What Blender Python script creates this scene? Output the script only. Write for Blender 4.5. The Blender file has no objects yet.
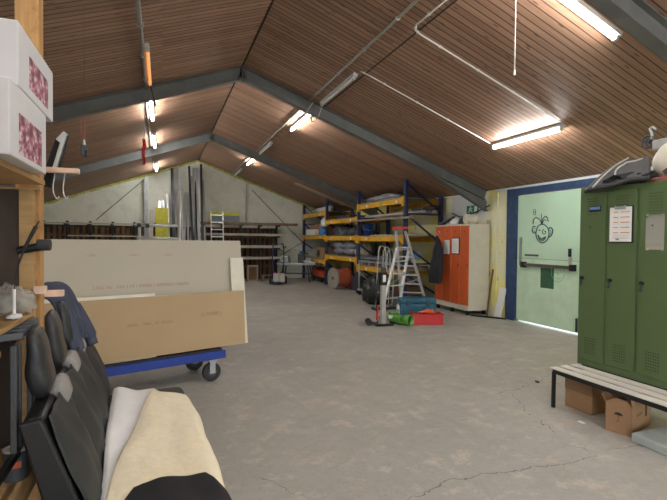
import bpy, bmesh, math, random
from mathutils import Vector, Matrix, noise
random.seed(7)
PI = math.pi
scn = bpy.context.scene
COL = scn.collection

# ------------------------------------------------------------ camera
f_px, yaw, pit, rol = 449.53, .3648, .0214, .0102
CAM = Vector((0, 0, 1.55))
_R = Vector((math.cos(yaw), -math.sin(yaw), 0)); _F = Vector((math.sin(yaw), math.cos(yaw), 0)); _U = Vector((0, 0, 1))
FW = _F*math.cos(pit) - _U*math.sin(pit); U2 = _F*math.sin(pit) + _U*math.cos(pit)
RI = _R*math.cos(rol) + U2*math.sin(rol); UI = -_R*math.sin(rol) + U2*math.cos(rol)
cd = bpy.data.cameras.new('camera'); co = bpy.data.objects.new('camera', cd); COL.objects.link(co)
cd.sensor_width = 36; cd.lens = f_px/667*36; cd.clip_start = .05; cd.clip_end = 200
co.matrix_world = Matrix(((RI.x, UI.x, -FW.x, CAM.x), (RI.y, UI.y, -FW.y, CAM.y), (RI.z, UI.z, -FW.z, CAM.z), (0, 0, 0, 1)))
scn.camera = co

def at(x, y, a, v):
    """world point seen at photo pixel (x, y) on the plane a = v"""
    d = FW + RI*((x-333.5)/f_px) - UI*((y-250)/f_px)
    i = 'XYZ'.index(a)
    return CAM + d*((v-CAM[i])/d[i])

# ------------------------------------------------------------ materials
def nd(nt, t, **k):
    n = nt.nodes.new(t)
    for a, v in k.items():
        if a.startswith('i_'):
            n.inputs[a[2:].replace('_', ' ')].default_value = v
        else: setattr(n, a, v)
    return n
def lin(c):
    return tuple(((x/12.92) if x <= .04045 else ((x+.055)/1.055)**2.4) for x in c)
def hexc(r, g, b): return lin((r/255, g/255, b/255))
_M = {}
def mat(name, col, rough=.6, metal=0., var=.12, scale=8., bump=.0, bscale=60., dirt=None, dirt_amt=.5, dscale=3., alpha=None, trans=0., coat=0., stretch=None, emit=None, es=0., sheen=0.):
    if name in _M: return _M[name]
    m = bpy.data.materials.new(name); m.use_nodes = True; nt = m.node_tree; L = nt.links
    b = nt.nodes['Principled BSDF']
    b.inputs['Roughness'].default_value = rough; b.inputs['Metallic'].default_value = metal
    tc = nd(nt, 'ShaderNodeTexCoord'); vec = tc.outputs['Object']
    if stretch:
        mp = nd(nt, 'ShaderNodeMapping'); mp.inputs['Scale'].default_value = stretch; L.new(vec, mp.inputs[0]); vec = mp.outputs[0]
    n = nd(nt, 'ShaderNodeTexNoise', i_Scale=scale, i_Detail=5.); L.new(vec, n.inputs['Vector'])
    r = nd(nt, 'ShaderNodeMapRange'); L.new(n.outputs[0], r.inputs[0]); r.inputs[1].default_value = .3; r.inputs[2].default_value = .7
    r.inputs[3].default_value = 1-var; r.inputs[4].default_value = 1+var
    mx = nd(nt, 'ShaderNodeMix', data_type='RGBA', blend_type='MULTIPLY'); mx.inputs[0].default_value = 1
    mx.inputs[6].default_value = (*col, 1); L.new(r.outputs[0], mx.inputs[7])
    out = mx.outputs[2]
    if dirt:
        n2 = nd(nt, 'ShaderNodeTexNoise', i_Scale=dscale, i_Detail=8., i_Roughness=.7); L.new(tc.outputs['Object'], n2.inputs['Vector'])
        r2 = nd(nt, 'ShaderNodeMapRange'); L.new(n2.outputs[0], r2.inputs[0]); r2.inputs[1].default_value = .52; r2.inputs[2].default_value = .68; r2.inputs[4].default_value = dirt_amt
        m2 = nd(nt, 'ShaderNodeMix', data_type='RGBA'); L.new(r2.outputs[0], m2.inputs[0]); L.new(out, m2.inputs[6]); m2.inputs[7].default_value = (*dirt, 1); out = m2.outputs[2]
    L.new(out, b.inputs['Base Color'])
    if bump:
        n3 = nd(nt, 'ShaderNodeTexNoise', i_Scale=bscale, i_Detail=4.); L.new(vec, n3.inputs['Vector'])
        bp = nd(nt, 'ShaderNodeBump', i_Strength=bump, i_Distance=.01); L.new(n3.outputs[0], bp.inputs['Height']); L.new(bp.outputs[0], b.inputs['Normal'])
    if trans: b.inputs['Transmission Weight'].default_value = trans; b.inputs['IOR'].default_value = 1.2
    if alpha is not None: b.inputs['Alpha'].default_value = alpha
    if coat: b.inputs['Coat Weight'].default_value = coat
    if sheen: b.inputs['Sheen Weight'].default_value = sheen
    if emit: b.inputs['Emission Color'].default_value = (*emit, 1); b.inputs['Emission Strength'].default_value = es
    _M[name] = m; return m

def plank_mat():
    m = bpy.data.materials.new('ceiling_planks'); m.use_nodes = True; nt = m.node_tree; L = nt.links
    b = nt.nodes['Principled BSDF']; b.inputs['Roughness'].default_value = .55
    tc = nd(nt, 'ShaderNodeTexCoord'); sp = nd(nt, 'ShaderNodeSeparateXYZ'); L.new(tc.outputs['Object'], sp.inputs[0])
    def mth(op, a, bb=None, c=None):
        n = nd(nt, 'ShaderNodeMath', operation=op)
        for i, v in enumerate((a, bb, c)):
            if v is None: continue
            if isinstance(v, (int, float)): n.inputs[i].default_value = v
            else: L.new(v, n.inputs[i])
        return n.outputs[0]
    W = .091
    yy = mth('DIVIDE', sp.outputs[1], W); fr = mth('FRACT', yy); fl = mth('FLOOR', yy)
    d = mth('ABSOLUTE', mth('SUBTRACT', fr, .5))          # .5 at the groove
    groove = nd(nt, 'ShaderNodeMapRange'); L.new(d, groove.inputs[0]); groove.inputs[1].default_value = .40; groove.inputs[2].default_value = .455
    wn = nd(nt, 'ShaderNodeTexWhiteNoise', noise_dimensions='2D')
    seg = mth('FLOOR', mth('DIVIDE', sp.outputs[0], 2.7))
    cv = nd(nt, 'ShaderNodeCombineXYZ'); L.new(fl, cv.inputs[0]); L.new(seg, cv.inputs[1]); L.new(cv.outputs[0], wn.inputs['Vector'])
    mp = nd(nt, 'ShaderNodeMapping'); mp.inputs['Scale'].default_value = (.9, 16, .9); L.new(tc.outputs['Object'], mp.inputs[0])
    gn = nd(nt, 'ShaderNodeTexNoise', i_Scale=2.2, i_Detail=6., i_Roughness=.6); L.new(mp.outputs[0], gn.inputs['Vector'])
    v = mth('MULTIPLY_ADD', wn.outputs[0], .26, .12); v2 = mth('MULTIPLY_ADD', gn.outputs[0], .6, v)
    cr = nd(nt, 'ShaderNodeValToRGB'); L.new(v2, cr.inputs[0])
    cr.color_ramp.elements[0].position = .30; cr.color_ramp.elements[0].color = (*hexc(128, 96, 76), 1)
    cr.color_ramp.elements[1].position = .85; cr.color_ramp.elements[1].color = (*hexc(186, 148, 122), 1)
    # knots
    mk = nd(nt, 'ShaderNodeMapping'); mk.inputs['Scale'].default_value = (2.4, 10.4, 1); L.new(tc.outputs['Object'], mk.inputs[0])
    vo = nd(nt, 'ShaderNodeTexVoronoi', i_Scale=1., voronoi_dimensions='2D'); L.new(mk.outputs[0], vo.inputs['Vector'])
    kn = nd(nt, 'ShaderNodeMapRange'); L.new(vo.outputs['Distance'], kn.inputs[0]); kn.inputs[1].default_value = .05; kn.inputs[2].default_value = .12; kn.inputs[3].default_value = 1; kn.inputs[4].default_value = 0
    wk = nd(nt, 'ShaderNodeSeparateColor'); L.new(vo.outputs['Color'], wk.inputs[0])
    kk = mth('MULTIPLY', kn.outputs[0], mth('GREATER_THAN', wk.outputs[0], .5))
    m1 = nd(nt, 'ShaderNodeMix', data_type='RGBA'); L.new(mth('MULTIPLY', kk, .75), m1.inputs[0]); L.new(cr.outputs[0], m1.inputs[6]); m1.inputs[7].default_value = (*hexc(48, 32, 24), 1)
    m2 = nd(nt, 'ShaderNodeMix', data_type='RGBA'); L.new(groove.outputs[0], m2.inputs[0]); L.new(m1.outputs[2], m2.inputs[6]); m2.inputs[7].default_value = (*hexc(64, 46, 36), 1)
    L.new(m2.outputs[2], b.inputs['Base Color'])
    bp = nd(nt, 'ShaderNodeBump', i_Strength=.2, i_Distance=.004, invert=True); L.new(groove.outputs[0], bp.inputs['Height']); L.new(bp.outputs[0], b.inputs['Normal'])
    return m

def floor_mat():
    m = bpy.data.materials.new('concrete_floor'); m.use_nodes = True; nt = m.node_tree; L = nt.links
    b = nt.nodes['Principled BSDF']
    tc = nd(nt, 'ShaderNodeTexCoord'); P = tc.outputs['Object']
    def noi(s, d=6., r=.6):
        n = nd(nt, 'ShaderNodeTexNoise', i_Scale=s, i_Detail=d, i_Roughness=r); L.new(P, n.inputs['Vector']); return n.outputs[0]
    def rng(x, a, bb, c, d):
        n = nd(nt, 'ShaderNodeMapRange'); L.new(x, n.inputs[0])
        for i, v in enumerate((a, bb, c, d)): n.inputs[1+i].default_value = v
        return n.outputs[0]
    def mix(fac, A, B):
        n = nd(nt, 'ShaderNodeMix', data_type='RGBA')
        L.new(fac, n.inputs[0])
        if isinstance(A, tuple): n.inputs[6].default_value = (*A, 1)
        else: L.new(A, n.inputs[6])
        if isinstance(B, tuple): n.inputs[7].default_value = (*B, 1)
        else: L.new(B, n.inputs[7])
        return n.outputs[2]
    def mth(op, a, bb=None):
        n = nd(nt, 'ShaderNodeMath', operation=op)
        for i, v in enumerate((a, bb)):
            if v is None: continue
            if isinstance(v, (int, float)): n.inputs[i].default_value = v
            else: L.new(v, n.inputs[i])
        return n.outputs[0]
    c = mix(rng(noi(.55), .35, .65, 0, 1), hexc(164, 163, 158), hexc(180, 178, 171))
    c = mix(rng(noi(3.6, 10., .78), .52, .64, 0, .55), c, hexc(212, 204, 186))      # pale patches
    c = mix(rng(noi(1.4, 8., .75), .54, .70, 0, .35), c, hexc(140, 133, 124))       # dark stains
    c = mix(rng(noi(14., 6., .7), .42, .62, 0, .25), c, hexc(146, 138, 128))
    c = mix(rng(noi(45., 3., .6), .58, .70, 0, .35), c, hexc(120, 112, 102))
    # cracks
    sp = nd(nt, 'ShaderNodeSeparateXYZ'); L.new(P, sp.inputs[0])
    wob = mth('ADD', mth('MULTIPLY', mth('SUBTRACT', noi(1.3, 5., .6), .5), .5), mth('MULTIPLY', mth('SUBTRACT', noi(14., 3.), .5), .05))
    def crack(p, q, w):
        nonlocal c
        d = Vector((q[0]-p[0], q[1]-p[1])); ln = d.length; d /= ln
        px, py = mth('SUBTRACT', sp.outputs[0], p[0]), mth('SUBTRACT', sp.outputs[1], p[1])
        al = mth('ADD', mth('MULTIPLY', px, d.x), mth('MULTIPLY', py, d.y))
        pe = mth('ADD', mth('SUBTRACT', mth('MULTIPLY', py, d.x), mth('MULTIPLY', px, d.y)), wob)
        k = rng(mth('ABSOLUTE', pe), w*.4, w, 1, 0)
        k = mth('MULTIPLY', k, rng(al, 0, .15, 0, 1)); k = mth('MULTIPLY', k, rng(al, ln-.2, ln, 1, 0))
        c = mix(mth('MULTIPLY', k, .75), c, hexc(92, 84, 76))
    for a_, b_, w in [((395, 500), (600, 452), .006), ((600, 452), (660, 440), .005), ((505, 390), (560, 440), .004), ((560, 375), (490, 395), .004), ((240, 480), (330, 500), .003), ((560, 440), (610, 455), .004)]:
        p = at(*a_, 'Z', 0); q = at(*b_, 'Z', 0); crack((p.x, p.y), (q.x, q.y), w)
    L.new(c, b.inputs['Base Color'])
    L.new(rng(noi(3., 6.), .3, .7, .45, .75), b.inputs['Roughness'])
    bp = nd(nt, 'ShaderNodeBump', i_Strength=.25, i_Distance=.01); L.new(noi(30., 8., .7), bp.inputs['Height']); L.new(bp.outputs[0], b.inputs['Normal'])
    return m

def wall_mat(name, base, patch, brick=False, patch2=None, zone=None, lo=.5, hi=.6):
    m = bpy.data.materials.new(name); m.use_nodes = True; nt = m.node_tree; L = nt.links
    b = nt.nodes['Principled BSDF']; b.inputs['Roughness'].default_value = .8
    tc = nd(nt, 'ShaderNodeTexCoord'); P = tc.outputs['Object']
    def noi(s, d=6., r=.6):
        n = nd(nt, 'ShaderNodeTexNoise', i_Scale=s, i_Detail=d, i_Roughness=r); L.new(P, n.inputs['Vector']); return n.outputs[0]
    def mix(fac, A, B):
        n = nd(nt, 'ShaderNodeMix', data_type='RGBA'); L.new(fac, n.inputs[0])
        for i, X in ((6, A), (7, B)):
            if isinstance(X, tuple): n.inputs[i].default_value = (*X, 1)
            else: L.new(X, n.inputs[i])
        return n.outputs[2]
    def rng(x, a, bb, c, d):
        n = nd(nt, 'ShaderNodeMapRange'); L.new(x, n.inputs[0])
        for i, v in enumerate((a, bb, c, d)): n.inputs[1+i].default_value = v
        return n.outputs[0]
    c = mix(rng(noi(1.8, 8., .65), lo, hi, 0, .8), base, patch)
    if patch2: c = mix(rng(noi(6., 8., .7), .6, .68, 0, .7), c, patch2)
    if zone:
        sp = nd(nt, 'ShaderNodeSeparateXYZ'); L.new(P, sp.inputs[0])
        f = rng(sp.outputs[1], zone[0], zone[0]+.1, 0, 1)
        f2 = rng(sp.outputs[1], zone[1]-.1, zone[1], 1, 0)
        n = nd(nt, 'ShaderNodeMath', operation='MULTIPLY'); L.new(f, n.inputs[0]); L.new(f2, n.inputs[1])
        c = mix(n.outputs[0], c, zone[2])
    L.new(c, b.inputs['Base Color'])
    h = noi(12., 8., .7)
    bp = nd(nt, 'ShaderNodeBump', i_Strength=.3, i_Distance=.02); L.new(h, bp.inputs['Height']); last = bp
    if brick:
        sp2 = nd(nt, 'ShaderNodeSeparateXYZ'); L.new(P, sp2.inputs[0]); cb = nd(nt, 'ShaderNodeCombineXYZ'); L.new(sp2.outputs[1], cb.inputs[0]); L.new(sp2.outputs[2], cb.inputs[1])
        br = nd(nt, 'ShaderNodeTexBrick', i_Scale=1., offset=.5); L.new(cb.outputs[0], br.inputs['Vector'])
        br.inputs['Brick Width'].default_value = .4; br.inputs['Row Height'].default_value = .2; br.inputs['Mortar Size'].default_value = .012
        b2 = nd(nt, 'ShaderNodeBump', i_Strength=.5, i_Distance=.012, invert=True); L.new(br.outputs['Fac'], b2.inputs['Height']); L.new(bp.outputs[0], b2.inputs['Normal']); last = b2
    L.new(last.outputs[0], b.inputs['Normal'])
    return m

# ------------------------------------------------------------ mesh helpers
class MB:
    def __init__(s): s.v = []; s.f = []
    def add(s, vs, fs):
        o = len(s.v); s.v += [Vector(v) for v in vs]; s.f += [tuple(i+o for i in f) for f in fs]; return s
    def box(s, x0, x1, y0, y1, z0, z1, M=None):
        vs = [Vector((x, y, z)) for x in (x0, x1) for y in (y0, y1) for z in (z0, z1)]
        if M: vs = [M @ v for v in vs]
        return s.add(vs, [(0, 1, 3, 2), (4, 6, 7, 5), (0, 4, 5, 1), (2, 3, 7, 6), (0, 2, 6, 4), (1, 5, 7, 3)])
    def bar(s, p, q, w, h, up=(0, 0, 1), M=None):
        p, q = Vector(p), Vector(q); d = (q-p).normalized(); u = Vector(up)
        if abs(d.dot(u)) > .98: u = Vector((0, 1, 0))
        a = d.cross(u).normalized(); b = a.cross(d)
        vs = [e + a*(w/2*i) + b*(h/2*j) for e in (p, q) for i in (-1, 1) for j in (-1, 1)]
        if M: vs = [M @ v for v in vs]
        return s.add(vs, [(0, 1, 3, 2), (4, 6, 7, 5), (0, 4, 5, 1), (2, 3, 7, 6), (0, 2, 6, 4), (1, 5, 7, 3)])
    def cyl(s, p, q, r, r2=None, n=16, caps=True):
        p, q = Vector(p), Vector(q); r2 = r if r2 is None else r2
        d = (q-p).normalized(); u = Vector((0, 0, 1)) if abs(d.z) < .9 else Vector((1, 0, 0))
        a = d.cross(u).normalized(); b = a.cross(d)
        vs = [p + (a*math.cos(t)+b*math.sin(t))*r for t in [2*PI*i/n for i in range(n)]] + [q + (a*math.cos(t)+b*math.sin(t))*r2 for t in [2*PI*i/n for i in range(n)]]
        fs = [(i, (i+1) % n, n+(i+1) % n, n+i) for i in range(n)]
        if caps: fs += [tuple(range(n))[::-1], tuple(range(n, 2*n))]
        return s.add(vs, fs)
    def tube(s, pts, r, n=8, smooth_n=0):
        pts = [Vector(p) for p in pts]
        if smooth_n and len(pts) > 2:
            o = []
            P = [pts[0]]+pts+[pts[-1]]
            for i in range(1, len(P)-2):
                for k in range(smooth_n):
                    t = k/smooth_n; a, b, c, d = P[i-1], P[i], P[i+1], P[i+2]
                    o.append(.5*((2*b)+(c-a)*t+(2*a-5*b+4*c-d)*t*t+(3*b-a-3*c+d)*t**3))
            pts = o+[pts[-1]]
        rings = []; u = None
        for i, p in enumerate(pts):
            d = (pts[min(i+1, len(pts)-1)]-pts[max(i-1, 0)]).normalized()
            if u is None: u = Vector((0, 0, 1)) if abs(d.z) < .9 else Vector((1, 0, 0))
            a = d.cross(u).normalized(); u = a.cross(d).normalized()
            rr = r[min(i*len(r)//len(pts), len(r)-1)] if isinstance(r, (list, tuple)) else r
            rings.append([p+(a*math.cos(2*PI*k/n)+u*math.sin(2*PI*k/n))*rr for k in range(n)])
        vs = [v for R in rings for v in R]; fs = []
        for i in range(len(rings)-1):
            for k in range(n): fs.append((i*n+k, i*n+(k+1) % n, (i+1)*n+(k+1) % n, (i+1)*n+k))
        fs += [tuple(range(n))[::-1], tuple(range((len(rings)-1)*n, len(rings)*n))]
        return s.add(vs, fs)
    def lathe(s, prof, c=(0, 0, 0), n=24, M=None):
        c = Vector(c); vs = []; fs = []
        for r, z in prof:
            for k in range(n):
                v = Vector((r*math.cos(2*PI*k/n), r*math.sin(2*PI*k/n), z))
                vs.append((M @ v if M else v)+c)
        for i in range(len(prof)-1):
            for k in range(n): fs.append((i*n+k, i*n+(k+1) % n, (i+1)*n+(k+1) % n, (i+1)*n+k))
        fs += [tuple(range(n))[::-1], tuple(range((len(prof)-1)*n, len(prof)*n))]
        return s.add(vs, fs)
    def prism(s, poly, axis, a0, a1):
        """polygon of (u, v) extruded on axis; axis X: (y,z), Y: (x,z), Z: (x,y)"""
        def mk(u, v, a): return {'X': (a, u, v), 'Y': (u, a, v), 'Z': (u, v, a)}[axis]
        n = len(poly); vs = [mk(u, v, a0) for u, v in poly]+[mk(u, v, a1) for u, v in poly]
        return s.add(vs, [tuple(range(n)), tuple(range(n, 2*n))[::-1]]+[(i, n+i, n+(i+1) % n, (i+1) % n) for i in range(n)])
    def grid(s, fn, nu, nv):
        vs = [Vector(fn(i/nu, j/nv)) for i in range(nu+1) for j in range(nv+1)]
        fs = [(i*(nv+1)+j, (i+1)*(nv+1)+j, (i+1)*(nv+1)+j+1, i*(nv+1)+j+1) for i in range(nu) for j in range(nv)]
        return s.add(vs, fs)
    def blob(s, c, rx, ry, rz, amp=.15, fr=3., seed=0, nu=22, nv=14, flat=None):
        c = Vector(c); vs = []; fs = []
        for j in range(nv+1):
            for i in range(nu):
                th = PI*j/nv; ph = 2*PI*i/nu
                d = Vector((math.sin(th)*math.cos(ph), math.sin(th)*math.sin(ph), math.cos(th)))
                k = 1+amp*2*(noise.noise(d*fr+Vector((seed*7.3, seed, 0))))+amp*.8*noise.noise(d*fr*2.7+Vector((seed, 0, seed*3.1)))
                p = Vector((d.x*rx, d.y*ry, d.z*rz))*k
                if flat is not None and p.z < flat: p.z = flat
                vs.append(c+p)
        for j in range(nv):
            for i in range(nu): fs.append((j*nu+i, (j+1)*nu+i, (j+1)*nu+(i+1) % nu, j*nu+(i+1) % nu))
        return s.add(vs, fs)
    def build(s, name, m, parent=None, world=True, bevel=0., seg=2, smooth=False, solid=0., sub=0):
        T = Matrix.Identity(4); vs = s.v
        o = bpy.data.objects.new(name, None)
        root = parent
        if parent is not None:
            if world:
                inv = Matrix(parent['_m']).inverted() if '_m' in parent.keys() else Matrix.Identity(4)
                vs = [inv @ v for v in vs]
        else:
            xs = [v.x for v in vs]; ys = [v.y for v in vs]; zs = [v.z for v in vs]
            T = Matrix.Translation(((min(xs)+max(xs))/2, (min(ys)+max(ys))/2, min(zs)))
            if ORIGIN0: T = Matrix.Identity(4)
            iv = T.inverted(); vs = [iv @ v for v in vs]
        bpy.data.objects.remove(o)
        me = bpy.data.meshes.new(name); me.from_pydata([tuple(v) for v in vs], [], s.f)
        bm = bmesh.new(); bm.from_mesh(me); bmesh.ops.remove_doubles(bm, verts=bm.verts, dist=1e-6)
        bmesh.ops.recalc_face_normals(bm, faces=bm.faces); bm.to_mesh(me); bm.free()
        if smooth:
            for p in me.polygons: p.use_smooth = True
        me.materials.append(m)
        o = bpy.data.objects.new(name, me); COL.objects.link(o); o.matrix_basis = T
        if parent is not None: o.parent = parent
        MAT[o.name] = (Matrix([list(r) for r in Matrix(parent['_m'])]) if parent is not None and '_m' in parent.keys() else T)
        if parent is not None and '_m' in parent.keys(): o['_m'] = [list(r) for r in Matrix(parent['_m'])]
        elif parent is None: o['_m'] = [list(r) for r in T]
        if solid: md = o.modifiers.new('solid', 'SOLIDIFY'); md.thickness = solid; md.offset = 0
        if bevel: md = o.modifiers.new('bevel', 'BEVEL'); md.width = bevel; md.segments = seg; md.limit_method = 'ANGLE'; md.angle_limit = .6
        if sub: md = o.modifiers.new('sub', 'SUBSURF'); md.levels = sub; md.render_levels = sub
        return o
MAT = {}; ORIGIN0 = False
def B(): return MB()
def box(*a, **k): return MB().box(*a, **k)
def thing(name, label, cat, loc=(0, 0, 0), rz=0., group=None, kind=None):
    o = bpy.data.objects.new(name, None); COL.objects.link(o); o.empty_display_size = .1
    M = Matrix.Translation(loc) @ Matrix.Rotation(rz, 4, 'Z'); o.matrix_basis = M
    o['_m'] = [list(r) for r in M]
    if label: o['label'] = label
    if cat: o['category'] = cat
    if group: o['group'] = group
    if kind: o['kind'] = kind
    return o
def tag(o, label=None, cat=None, group=None, kind=None):
    if label: o['label'] = label
    if cat: o['category'] = cat
    if group: o['group'] = group
    if kind: o['kind'] = kind
    return o
def dup(root, loc, rz=0., label=None, group=None):
    def cp(o, par):
        c = o.copy(); COL.objects.link(c); c.parent = par
        for ch in [x for x in COL.objects if x.parent == o]: cp(ch, c)
        return c
    r = cp(root, None); r.matrix_basis = Matrix.Translation(loc) @ Matrix.Rotation(rz, 4, 'Z')
    if label: r['label'] = label
    if group: r['group'] = group
    return r
def text(body, size, m, parent, M, name='lettering', depth=.0006, sx=1.):
    cu = bpy.data.curves.new(name, 'FONT'); cu.body = body; cu.size = size; cu.extrude = depth; cu.align_x = 'CENTER'; cu.align_y = 'CENTER'
    o = bpy.data.objects.new(name, cu); me = bpy.data.meshes.new_from_object(o); bpy.data.objects.remove(o)
    me.materials.clear(); me.materials.append(m); o = bpy.data.objects.new(name, me); COL.objects.link(o)
    inv = Matrix(parent['_m']).inverted() if parent and '_m' in parent.keys() else Matrix.Identity(4)
    o.matrix_basis = inv @ M @ Matrix.Diagonal((sx, 1, 1, 1)); o.parent = parent
    return o
def frame_M(origin, xa, ya):
    xa = Vector(xa).normalized(); za = xa.cross(Vector(ya)).normalized(); ya = za.cross(xa)
    return Matrix(((xa.x, ya.x, za.x, origin[0]), (xa.y, ya.y, za.y, origin[1]), (xa.z, ya.z, za.z, origin[2]), (0, 0, 0, 1)))

# ------------------------------------------------------------ palette
wood_light = mat('pine', hexc(172, 138, 92), .6, var=.18, scale=3., stretch=(1, 1, 12), dirt=hexc(140, 100, 60), dirt_amt=.5)
wood_post = mat('post_pine', hexc(176, 134, 82), .65, var=.2, scale=4., stretch=(14, 14, 1), dirt=hexc(120, 80, 42), dirt_amt=.7, dscale=6.)
wood_raw = mat('raw_plank', hexc(150, 135, 118), .8, var=.22, scale=3., stretch=(1, 8, 8))
wood_brown = mat('brown_batten', hexc(112, 86, 60), .8, var=.3, scale=3.)
wood_dark = mat('dark_plywood', hexc(64, 52, 45), .8, var=.25, scale=3., stretch=(6, 6, 1))
wood_red = mat('pink_lath', hexc(222, 190, 170), .7, var=.15, scale=20.)
steel_beam = mat('grey_painted_steel', hexc(112, 114, 112), .5, .1, var=.15, scale=4., dirt=hexc(88, 89, 88), dirt_amt=.5)
steel = mat('galvanised', hexc(182, 187, 190), .38, .45, var=.15, scale=12.)
alu = mat('aluminium', hexc(212, 216, 218), .32, .55, var=.08, scale=10.)
steel_dk = mat('dark_steel', hexc(84, 86, 90), .45, .6, var=.15)
white_p = mat('white_plastic', hexc(232, 232, 230), .45, var=.04)
black_p = mat('black_plastic', hexc(16, 16, 18), .45, var=.1)
black_m = mat('black_metal', hexc(26, 27, 29), .4, .1, var=.1)
blue_rack = mat('rack_blue', hexc(38, 50, 88), .5, var=.12, dirt=hexc(30, 38, 66), dirt_amt=.6)
yellow_rack = mat('rack_yellow', hexc(226, 170, 30), .5, var=.12, scale=5., dirt=hexc(140, 100, 40), dirt_amt=.7, dscale=8.)
blue_frame = mat('frame_blue', hexc(36, 62, 100), .5, var=.15, scale=5., dirt=hexc(84, 100, 124), dirt_amt=.5, dscale=9.)
blue_trolley = mat('trolley_blue', hexc(32, 62, 150), .45, var=.12, dirt=hexc(26, 44, 100), dirt_amt=.5)
card = mat('cardboard', hexc(158, 124, 92), .85, var=.1, scale=5., dirt=hexc(140, 104, 70), dirt_amt=.5)
card_dk = mat('cardboard_tape', hexc(136, 106, 78), .5, var=.08)
green_lock = mat('locker_green', hexc(86, 106, 68), .42, var=.05, scale=2.5, dirt=hexc(78, 96, 62), dirt_amt=.4)
green_dk = mat('locker_green_dark', hexc(52, 72, 42), .6, var=.05)
orange_lock = mat('locker_orange', hexc(206, 92, 40), .42, var=.07, scale=3.)
cream_lock = mat('locker_cream', hexc(212, 208, 190), .5, var=.04, dirt=hexc(180, 174, 156), dirt_amt=.4)
paper = mat('paper', hexc(240, 240, 238), .8, var=.02)
rubber = mat('rubber', hexc(46, 46, 48), .7, var=.15)
plastic_wrap = mat('grey_wrap', hexc(150, 152, 158), .28, var=.3, scale=9., bump=.5, bscale=14.)
clear_bag = mat('clear_bag', hexc(215, 212, 205), .15, var=.15, scale=12., bump=.6, bscale=22., alpha=.38)
leather = mat('black_leather', hexc(44, 45, 48), .36, var=.25, scale=6., bump=.25, bscale=30.)
fabric_blk = mat('black_fabric', hexc(40, 43, 45), .55, var=.15, scale=6., bump=.35, bscale=12.)
grey_insert = mat('grey_seat_fabric', hexc(140, 137, 134), .8, var=.1)
red_p = mat('red_plastic', hexc(196, 42, 46), .4, var=.08)
green_p = mat('green_plastic', hexc(82, 150, 56), .4, var=.12)
teal_p = mat('toolbox_blue', hexc(44, 102, 128), .45, var=.1)

# ------------------------------------------------------------ the shell
XW, XL, YG, YB = 6.54, -3.97, 17.75, -3.4
RX, RZ, SL = 1.285, 4.53, .358
def roof(x): return RZ-SL*abs(x-RX)
ORIGIN0 = True
fm = floor_mat()
tag(box(XL-.2, XW, YB-.2, YG+.2, -.12, 0).build('floor', fm), kind='structure')
pm = plank_mat()
m = B()
for s in (1, -1):
    xe = XW+.25 if s > 0 else XL-.25
    m.prism([(RX, RZ), (xe, roof(xe)), (xe, roof(xe)+.12), (RX, RZ+.12)], 'Y', YB-.2, YG+.2)
tag(m.build('ceiling', pm), kind='structure')
gw = wall_mat('gable_plaster', hexc(226, 228, 216), hexc(210, 214, 198), False, hexc(210, 206, 180))
def gable(y0, y1, name):
    xa, xb = XL-.2, XW+.2
    tag(B().prism([(xa, -.1), (xb, -.1), (xb, roof(xb)), (RX, RZ), (xa, roof(xa))], 'Y', y0, y1).build(name, gw), kind='structure')
gable(YG, YG+.2, 'wall_gable')
# the gable behind the photographer, with an unseen opening added to let daylight in
OX0, OX1, OZ = -3.2, 5.8, 2.6
m = B(); xa, xb = XL-.2, XW+.2
m.prism([(xa, -.1), (OX0, -.1), (OX0, roof(OX0)), (xa, roof(xa))], 'Y', YB-.2, YB)
m.prism([(OX1, -.1), (xb, -.1), (xb, roof(xb)), (OX1, roof(OX1))], 'Y', YB-.2, YB)
m.prism([(OX0, OZ), (OX1, OZ), (OX1, roof(OX1)), (RX, RZ), (OX0, roof(OX0))], 'Y', YB-.2, YB)
tag(m.build('wall_rear', gw), kind='structure')
tag(box(XL-.2, XL, YB, YG, 0, roof(XL)+.05).build('wall_left', gw), kind='structure')
yw = wall_mat('yellow_painted_block', hexc(236, 228, 146), hexc(226, 226, 204), True, hexc(178, 140, 84), lo=.46, hi=.54, zone=(7.86, 9.2, hexc(206, 208, 206)))
D0, D1, DZ = 6.98, 5.53, 2.47
m = B()
m.box(XW, XW+.2, D0+.02, YG, 0, roof(XW)); m.box(XW, XW+.2, YB, D1-.1, 0, roof(XW)); m.box(XW, XW+.2, D1-.1, D0+.02, DZ+.01, roof(XW))
tag(m.build('wall_right', yw), kind='structure')
# yellow-painted column beside the door, under the rafter's foot
m = box(XW-.035, XW, 7.52, 7.68, 0, roof(XW)-.06); tag(m.build('wall_pillar', yw, bevel=.006), kind='structure')
# foam seam along the gable top
foam = mat('foam_seal', hexc(186, 182, 104), .9, var=.35, scale=14., bump=.8, bscale=20.)
m = B()
for s in (1, -1):
    xe = XW if s > 0 else XL; pts = []
    for i in range(90):
        x = RX+(xe-RX)*i/89; pts.append((x, YG-.01, roof(x)-.035+.05*noise.noise(Vector((x*3, s, 0)))))
    m.tube(pts, [.05+.03*noise.noise(Vector((i*.9, s*3, 1))) for i in range(90)], 6)
tag(m.build('trim_foam', foam, smooth=True), kind='structure')

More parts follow.
